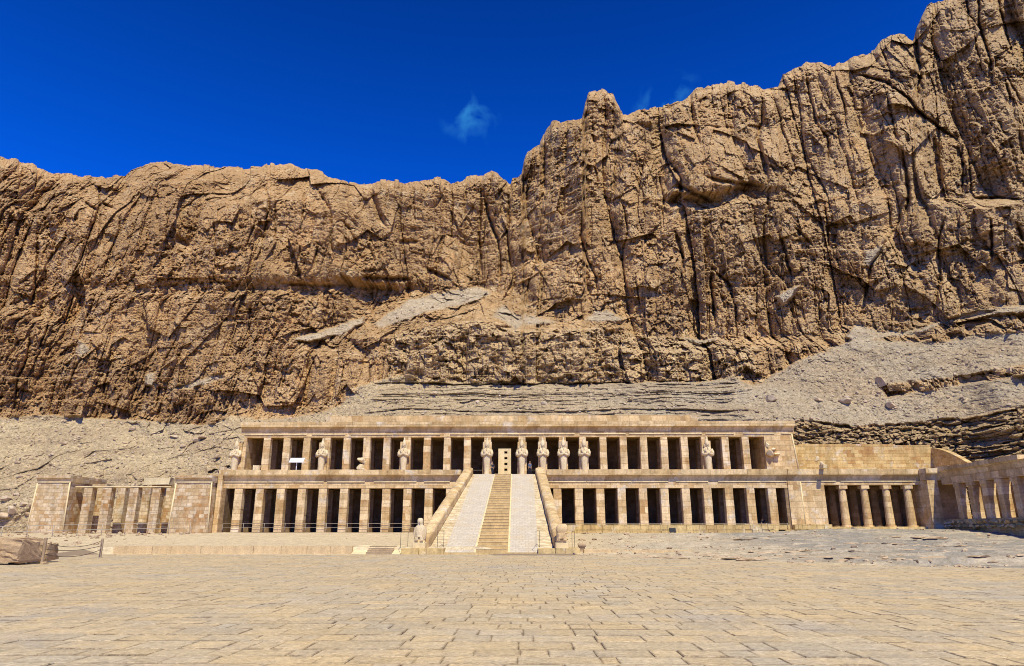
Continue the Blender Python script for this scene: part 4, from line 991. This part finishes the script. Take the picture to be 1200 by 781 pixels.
# ------------------------------------------------------------------ right part: round-columned chapel porch
ps = thing('side_porch', 'porch with four round fluted columns right of the lower colonnade', 'porch', (42, YF, ZG))
A0 = half+1.80; A1 = axx(969, 597, YF); A2 = axx(1089.5, 597, YF); ZP = azz(1030, 617.5, YF)
zA = azz(1030, 568.5, YF)
m = MB(); xm = axx(941, 590, YF); m.box(A0, xm-.02, YF-.12, YF+6, ZG-.8, zc_cav-.16, bx=0); m.box(xm+.02, A1, YF-.02, YF+6, ZG-.8, zc_cav-.16); child(ps, 'front_wall', m, M['facade'])
m = MB(); m.tube([(xm, YF-.1, ZG-.4), (xm-.05, YF-.1, zc_cav-.2)], .07); child(ps, 'corner_moulding', m, M['pale'])
m = MB(); m.box(A1, A2+1.6, YF+6.2, YF+6.8, ZP-.3, ZT-.4); child(ps, 'hall_wall', m, M['inner_shade'])
m = MB(); m.box(A1, A2, YF, YF+.9, zA, zc_cav-.16); child(ps, 'lintel', m, M['facade'])
m = MB(); m.box(A1, A2, YF+.92, YF+6.2, zA+.05, ZT-.31); child(ps, 'ceiling_slab', m, M['inner_shade'])
m = MB(); m.box(A1, A2, YF-.3, YF+6.2, ZP-.6, ZP); child(ps, 'hall_floor', m, M['plinth'])
def column_mb(x, y, z0, z1, r=.46):
    m = MB(); m.loft([(x, y, z0, r*1.25, r*1.25), (x, y, z0+.12, r*1.25, r*1.25)], 16, smooth=False)
    m.loft([(x, y, z0+.12, r, r), (x, y, z1-.42, r*.82, r*.82)], 16, smooth=False)
    m.box(x-r*1.0, x+r*1.0, y-r*1.0, y+r*1.0, z1-.42, z1-.005, j=.01, c=.03); return m
for px in (990.5, 1016.3, 1042.3, 1067.5):
    x = axx(px, 597, YF+.3); child(ps, 'column', column_mb(x, YF+.5, ZP, zA), M['facade']); child(ps, 'inner_column', column_mb(x+.0, YF+3.4, ZP, zA), M['inner_shade'])
m = MB(); seg_cornice(m, A0+.02, A2+1.3, YF, zc_cav-.15, zc_fil, zc_top); co = child(ps, 'cornice', m, M['cornice'])
m = MB(); torus_run(m, A0, A2, YF, zc_cav-.17); o = child(ps, 'moulding', m, M['pale']); o.parent = co
# water spout and the worn head above it
sx0 = axx(962, 541, YF-.5); m = MB(); zs0 = azz(962, 549, YF)
m.box(sx0-.22, sx0+.22, YF-1.5, YF-.36, zs0-.1, zs0+.28, j=.03, c=.04)
o = child(ps, 'water_spout', m, M['pale'])
m = MB(); m.rock((axx(962, 541, YF+.3), YF+.2, ZT+1.05), .62, 1.1, n=3); m.rock((axx(960, 541, YF+.3)-.2, YF+.3, ZT+1.6), .35, .9, n=3)
tag(m.build('lion_head', M['statue']), 'worn carved stone head on the cornice above the porch', 'carving')

pr = thing('corner_pillar', 'broad lit masonry pier at the corner of the porch and the right colonnade', 'pier', (A2+.7, YF-1.5, ZG))
pxr = axx(1105, 597, YF-1.5); pxl = axx(1089, 597, YF-1.5)+.15
m = MB(); m.box(pxl, pxr, YF-1.5, YF+6, ZG-.9, zc_cav-.16, bx=.1); child(pr, 'wall', m, M['facade'])
m = MB(); seg_cornice(m, pxl-.1, pxr+.3, YF-1.5, zc_cav-.15, zc_fil, zc_top-.05); child(pr, 'cornice', m, M['cornice'])

# colonnade along the right edge, running toward the camera
XS = pxr+.25
sc_ = thing('side_colonnade', 'half ruined colonnade along the right edge running toward the viewer', 'colonnade', (XS, 66, ZG))
zcb = at(1160, 607.5, X=XS).z; zct = at(1120, 566.5, X=XS).z; zc1 = at(1150, 540.5, X=XS).z
ycs = [at(p, 585, X=XS).y for p in (1138, 1155.5, 1173.5, 1191.5)]; dY = (ycs[0]-ycs[-1])/3
ys = [ycs[0]+2*dY, ycs[0]+dY]+[ycs[0]-i*dY for i in range(9)]
ys = [y for y in ys if y < YF-1.9]
for y in ys:
    mc = pillar_mb(XS+.5, y, zcb, zct-.4, .82, .82); mc.box(XS+.02, XS+.98, y-.5, y+.5, zct-.4, zct-.005, c=.03); child(sc_, 'column', mc, M['pillar'])
    m = MB(); m.box(XS+2.7, XS+3.6, y-1.5, y-.7, zcb, zct); child(sc_, 'inner_pillar', m, M['facade'])
y0_ = ys[-1]-1.5
m = MB()
y = YF-1.55
while y > y0_:
    ln = random.uniform(1.5, 2.6); o_ = random.uniform(-.015, .015); m.box(XS+.05+o_, XS+.95, y-ln+.015, y, zct, zct+(zc1-zct)*.42, j=.006); y -= ln
child(sc_, 'lintel', m, M['facade'])
m = MB(); y = YF-1.56; hh = zc1-zct; k_ = 0
while y > y0_:
    ln = random.uniform(1.4, 2.4)
    zb0 = zct+hh*.42+.01
    p = [(x_, z_) for (x_, z_) in [(q[0], q[1]) for q in cornice_prof(XS, zb0, zb0+hh*.36, zc1+(.0 if k_ not in (6,) else -.45)+random.uniform(-.05, .05), .34, 1.1)]]
    m.prism_y(p[::-1], y-ln+.02, y); y -= ln; k_ += 1
child(sc_, 'cornice', m, M['cornice'])
m = MB(); m.box(XS+3.7, XS+4.3, y0_, YF-1.6, zcb-.3, zc1-.4); m.box(XS+4.31, XS+9, y0_, YF+4, 0, zcb); child(sc_, 'rear_wall', m, M['facade'])
m = MB(); m.box(XS-.1, XS+4.2, y0_, YF-1.55, .4, zcb-.002); child(sc_, 'floor', m, M['plinth'])
m = MB(); y = YF-1.8
while y > y0_:
    for row in range(2):
        ln = random.uniform(.4, .95)
        m.rock((XS-.45+random.uniform(-.2, .2), y-random.random()*.6, zcb-.75+row*.42), random.uniform(.3, .5), .7, n=2)
    y -= random.uniform(.35, .7)
for _ in range(26): m.rock((XS-.5-random.random()*.5, random.uniform(66, YF-2), zcb-.7), random.uniform(.15, .3), .6, n=2)
tag(m.build('rubble_footing', M['plinth']), 'low line of rough stones along the foot of the right colonnade', 'rubble', kind='stuff')

# retaining wall behind
YW = YU+8.1; xa, xb = axx(934, 540, YW), axx(1093, 540, YW)
t = thing('retaining_wall', 'plain tan retaining wall behind the right terrace with a stepped end', 'wall', (xa, YW, ZT))
m = MB(); x = xa-2.5
while x < xb-.01:
    ln = random.uniform(2.5, 6); xe = min(x+ln, xb); m.box(x, xe-.004, YW, YW+.9, ZT-.4, azz(1010, 521.3, YW)+random.uniform(-.12, .12)+ (x-xa)*.0, j=0); x = xe
child(t, 'wall', m, M['retain'])
m = MB(); ww = []; n = 14
tops = [(at(1093, 524.5, X=xb+.02).z)]
for i in range(n):
    ta, tb = i/n, (i+1)/n; ya, yb_ = lerp(YW, YW-9.5, ta), lerp(YW, YW-9.5, tb)
    f = lambda q: lerp(azz(1093, 525.5, YW), ZT+.25, q**1.5)
    m.add([(xb+.02, ya, ZT-1), (xb+.7, ya, ZT-1), (xb+.7, yb_, ZT-1), (xb+.02, yb_, ZT-1), (xb+.02, ya, f(ta)), (xb+.7, ya, f(ta)), (xb+.7, yb_, f(tb)), (xb+.02, yb_, f(tb))],
          [(0, 1, 2, 3), (7, 6, 5, 4), (0, 4, 5, 1), (1, 5, 6, 2), (2, 6, 7, 3), (3, 7, 4, 0)])
child(t, 'return_wall', m, M['retain'])

# ------------------------------------------------------------------ kerbs, low stair
kb = MB(); x = axx(133, 645, 54.9)
while x < axx(412, 645, 54.9):
    ln = random.uniform(1.2, 2.4); xe = min(x+ln, axx(413, 645, 54.9)); kb.box(x, xe-.015, 54.85+random.uniform(-.02, .02), 55.6, -.1, .57+random.uniform(-.01, .01), c=.02); x = xe
tag(kb.build('kerb', M['kerb']), 'long low stone kerb edging the raised court left of the ramp', 'kerb', 'low kerbs beside the ramp')
kb = MB(); x = pb[1]+.35
while x < axx(800, 647, 54.5):
    ln = random.uniform(1.2, 2.4); kb.box(x, x+ln-.015, 54.35+random.uniform(-.02, .02), 55.2, -.1, .36-.012*(x-6)+random.uniform(-.02, .02), c=.02, j=.01); x += ln
tag(kb.build('kerb', M['kerb']), 'short low stone kerb right of the ramp sinking into the rubble', 'kerb', 'low kerbs beside the ramp')
st_ = thing('low_stair', 'small three step stair set in the kerb left of the ramp', 'stair', (axx(445, 645, 54.5), 54.6, 0))
s0, s1 = axx(430, 647, 54.4), axx(460, 647, 54.4)
m = MB()
for i in range(4): m.box(s0, s1, 54.1+i*.38, 56.2, -.1+.0*i, .14*(i+1)-.002*i)
child(st_, 'step', m, M['block'])  # steps kept darker so the risers read as less lit
m = MB()
for i in range(4): m.box(s0+.02, s1-.02, 54.08+i*.38, 54.3+i*.38, .141*(i+1)-.002*i, .141*(i+1)-.002*i+.03)
child(st_, 'bright_tread', m, M['pale'])  # pale strips put the brightness of sunlit treads into the colour
for a0, a1, b0, b1 in ((axx(413, 648, 54.4)-.0, s0-.01, 0, 0), (s1+.01, axx(470, 648, 54.4), 0, 0)):
    m = MB(); m.add([(a0, 54.0, .03), (a1, 54.0, .03), (a1, 56.4, .6), (a0, 56.4, .6), (a0, 54.0, -.1), (a1, 54.0, -.1), (a1, 56.4, -.1), (a0, 56.4, -.1)], [(0, 1, 2, 3), (4, 5, 1, 0), (5, 6, 2, 1), (6, 7, 3, 2), (7, 4, 0, 3)]); child(st_, 'side_slab', m, M['pale'])

# ------------------------------------------------------------------ railings
def railing(pts, label, H=1.0, step=2.0, mat='metal', r=.025, rails=(1.0, .55), group=None, r_post=None):
    a = Vector(pts[0]); t = thing('railing', label, 'railing', a, group)
    rm = MB(); pm = MB()
    for p, q in zip(pts, pts[1:]):
        p, q = Vector(p), Vector(q); n = max(1, round((q-p).length/step))
        for i in range(n+1):
            if i == 0 and p != Vector(pts[0]): continue
            c = p.lerp(q, i/n); pm_ = MB(); pm_.tube([c, c+Vector((0, 0, H+.03))], r_post or r*1.2, 6); child(t, 'post', pm_, M[mat])
        for h in rails: 
            rr = MB(); rr.tube([p+Vector((0, 0, H*h)), q+Vector((0, 0, H*h))], r, 6); child(t, 'rail', rr, M[mat])
    return t
for sgn, lab in ((-1, 'left'), (1, 'right')):
    railing([(sgn*(half+1.3), YF-.12, ZG), (sgn*5.8, YF-.12, ZG)], f'thin metal railing across the openings of the {lab} lower colonnade', .95, SP, r=.018, group='railings across the colonnade')
railing([(XL+.3, YU-.05, ZT), (-1.9, YU-.05, ZT)], 'thin metal railing between the left upper pillars', .8, US*2, r=.016, rails=(1.0,))
railing([(1.9, YU-.05, ZT), (XR-.3, YU-.05, ZT)], 'thin metal railing between the right upper pillars', .8, US*2, r=.016, rails=(1.0,))
zr = lambda x, y: float(ground_z(x, y))
pA = at(-30, 627, Y=66); pB = at(90, 627, Y=70); pC = at(222, 626, Y=77)
P3 = [(p.x, p.y, zr(p.x, p.y)-.02) for p in (pA, pB, pC)]
railing(P3, 'long pale two bar railing in front of the ruined chapel', 1.15, 2.3, r=.028)
for px, lab in ((474, 'outermost short railing left of the ramp foot'), (517, 'short railing between the left balustrade and the ramp'), (632, 'short railing between the ramp and the right balustrade'), (674, 'outermost short railing right of the ramp foot')):
    x = axx(px, 640, RB); zb = .45 if px in (474, 674) else .5
    railing([(x-.25, RB-.35, zb), (x+.05, RB+1.2, zb)], lab, 1.2, 1.6, 'darkmetal', r=.014, rails=(1.0,), group='short railings at the ramp foot')

# rope barrier, left
q0 = at(48.5, 661, Z=0); q1 = at(117, 653.5, Z=0)
rbt = thing('rope_barrier', 'two wooden posts linked by sagging dark ropes at left', 'barrier', q0)
for q, h in ((q0, 1.32), (q1, 1.2)):
    m = MB(); m.loft([(q.x, q.y, -.1, .085, .085), (q.x, q.y, h, .075, .075)], 10, 2.5); child(rbt, 'post', m, M['wood'])
for h, sag in ((1.08, .32), (.75, .18), (.5, .28)):
    m = MB(); m.tube([(lerp(q0.x, q1.x, i/12), lerp(q0.y, q1.y, i/12), h-sag*4*(i/12)*(1-i/12)) for i in range(13)], .018, 6); child(rbt, 'rope', m, M['rope'])

# quarried blocks, left edge
def big_block(px, py, w_, d_, h_, label, rot=0):
    p = at(px, py, Z=0); m = MB(); m.rock((0, 0, 0), 1, 1, n=3)
    import bmesh
    bm = bmesh.new(); bmesh.ops.create_cube(bm, size=1); bmesh.ops.subdivide_edges(bm, edges=bm.edges[:], cuts=9, use_grid_fill=True)
    for v in bm.verts:
        c = v.co; q = Vector((c.x*w_, c.y*d_, c.z*h_)); rr = Vector((max(abs(c.x)-.36, 0)*(1 if c.x > 0 else -1), max(abs(c.y)-.36, 0)*(1 if c.y > 0 else -1), max(abs(c.z)-.34, 0)*(1 if c.z > 0 else -1)))
        q -= Vector((rr.x*w_*.25*(rr.y**2+rr.z**2)*18, rr.y*d_*.25*(rr.x**2+rr.z**2)*18, rr.z*h_*.25*(rr.x**2+rr.y**2)*18))
        n1 = float(fbm(np.array([q.x*1.3+px]), np.array([q.z*2.2+q.y*1.7]), 4, 5)[0]); n2 = float(fbm(np.array([q.y*1.3+px]), np.array([q.z*4.2+q.x*.7]), 3, 9)[0])
        v.co = q+Vector((n1*.22, n2*.24, n1*.16))
    me = bpy.data.meshes.new('stone_block'); bm.to_mesh(me); bm.free(); me.materials.append(M['block'])
    o = bpy.data.objects.new('stone_block', me); COL.objects.link(o); o.location = (p.x, p.y+d_/2, h_/2-.03+.12); o.rotation_euler = (0, 0, rot); tag(o, label, 'block', 'rough quarried blocks at the left edge')
big_block(31, 660, 1.75, 1.3, .98, 'rounded rough sandstone block beside the wooden rope post', .12)
big_block(3, 662.5, 1.7, 1.5, 1.12, 'rough sandstone block cut by the left frame edge', -.1)
big_block(-40, 663, 1.9, 1.5, 1.1, 'rough sandstone block outside the left frame edge', .05)
big_block(14, 650, 3.4, 1.0, 1.12, 'long flat sandstone block lying behind the two front blocks', 0.02)
m = MB()
for px in (6, 17, 26, 44): q = at(px, 662, Z=0); m.rock((q.x, q.y+.5, .06), .22, .7, n=2)
tag(m.build('chock_stones', M['block']), 'small chock stones wedged beneath the quarried blocks', 'stones', kind='stuff')

# litter bin and floodlight
p = at(682, 645, Y=56.0); t = thing('litter_bin', 'small grey stone bin on a post right of the ramp', 'bin', (p.x, 56, zr(p.x, 56)))
m = MB(); m.loft([(p.x, 56, zr(p.x, 56)-.05, .26, .22), (p.x, 56, .5, .24, .2), (p.x, 56, .52, .31, .27), (p.x, 56, .76, .33, .28), (p.x, 56, .78, .28, .24)], 16, 5); child(t, 'bowl', m, M['rubble'])
p = at(788.5, 623, Y=YF-1.2); t = thing('floodlight', 'small black floodlight on the ground before the plinth', 'lamp', (p.x, YF-1.2, p.z-.25))
m = MB(); m.box(p.x-.36, p.x+.32, YF-1.35, YF-.95, p.z-.12, p.z+.36, by=.08, c=.04); child(t, 'housing', m, M['darkmetal'])
m = MB(); m.box(p.x-.3, p.x-.2, YF-1.2, YF-1.1, p.z-.6, p.z-.1); m.box(p.x+.18, p.x+.28, YF-1.2, YF-1.1, p.z-.6, p.z-.1); child(t, 'bracket', m, M['darkmetal'])
m = MB(); m.box(p.x-1.3, p.x-.45, YF-1.4, YF-.9, p.z-.4, p.z+.02, j=.04, c=.03); tag(m.build('kerb_stone', M['plinth']), 'flat tan stone lying just left of the floodlight', 'stone')

# ------------------------------------------------------------------ visitors
def person(x, y, z0, H, label, top, rot=0, stride=.0):
    t = thing('person', label, 'person', (x, y, z0)); t.rotation_euler = (0, 0, rot)
    def skin(name, verts, edges, rad, mat, root=0, parent=t):
        me = bpy.data.meshes.new(name); me.from_pydata([tuple(c*H for c in v) for v in verts], edges, [])
        o = bpy.data.objects.new(name, me); COL.objects.link(o); o.parent = parent
        o.modifiers.new('skin', 'SKIN'); s_ = o.modifiers.new('sub', 'SUBSURF'); s_.levels = 1; s_.render_levels = 1; me.materials.append(mat)
        for i, r_ in enumerate(rad): me.skin_vertices[0].data[i].radius = (r_*H, r_*H*.8); me.skin_vertices[0].data[i].use_root = (i == root)
        return o
    s = stride
    V = [(0,0,.52),(0,0,.64),(0,0,.78),(0,0,.84),(0,-.01,.88),(0,-.015,.94),(0,-.01,.99), (.055,0,.49),(.06,-.02-s,.28),(.06,-s*1.2,.05),(.06,-.07-s*1.2,.02), (-.055,0,.49),(-.06,.0+s,.28),(-.06,.02+s*1.4,.05),(-.06,-.05+s*1.4,.02), (.11,0,.79),(.135,.01,.62),(.125,-.05,.47),(.12,-.07,.42), (-.11,0,.79),(-.135,.01,.62),(-.125,-.05,.47),(-.12,-.07,.42)]
    E = [(0,1),(1,2),(2,3),(3,4),(4,5),(5,6),(0,7),(7,8),(8,9),(9,10),(0,11),(11,12),(12,13),(13,14),(2,15),(15,16),(16,17),(17,18),(2,19),(19,20),(20,21),(21,22)]
    rd = [.075,.07,.08,.033,.042,.052,.035,.055,.038,.025,.02,.055,.038,.025,.02,.036,.028,.02,.018,.036,.028,.02,.018]
    skin('body', V, E, rd, M['skin'])
    skin('shirt', [(0,0,.50),(0,0,.64),(0,0,.80),(.112,0,.795),(.137,.01,.65),(-.112,0,.795),(-.137,.01,.65)], [(0,1),(1,2),(2,3),(3,4),(2,5),(5,6)], [.088,.082,.086,.042,.036,.042,.036], top)
    skin('trousers', [(0,0,.52),(.055,0,.48),(.06,-.02-s,.28),(.06,-s*1.2,.07),(-.055,0,.48),(-.06,s,.28),(-.06,.02+s*1.4,.07)], [(0,1),(1,2),(2,3),(0,4),(4,5),(5,6)], [.084,.064,.047,.036,.064,.047,.036], M['cloth_dark'])
    skin('hair', [(0,.005,.935),(0,.0,.985)], [(0,1)], [.056,.046], M['hair'])
person(axx(893.5, 605, YF+1.6), YF+1.6, ZG, 1.68, 'dark dressed visitor standing inside the second bay from the right tower end', M['cloth_dark'], .3)
person(axx(577, 552, YF+2.2), YF+2.2, ZT, 1.62, 'visitor in dark clothes at the ramp top left of the portal', M['cloth_dark'], -.4, .03)
person(axx(621, 551, YF+2.2), YF+2.2, ZT, 1.66, 'visitor in a blue shirt at the ramp top right of the portal', M['cloth_blue'], .5, .03)
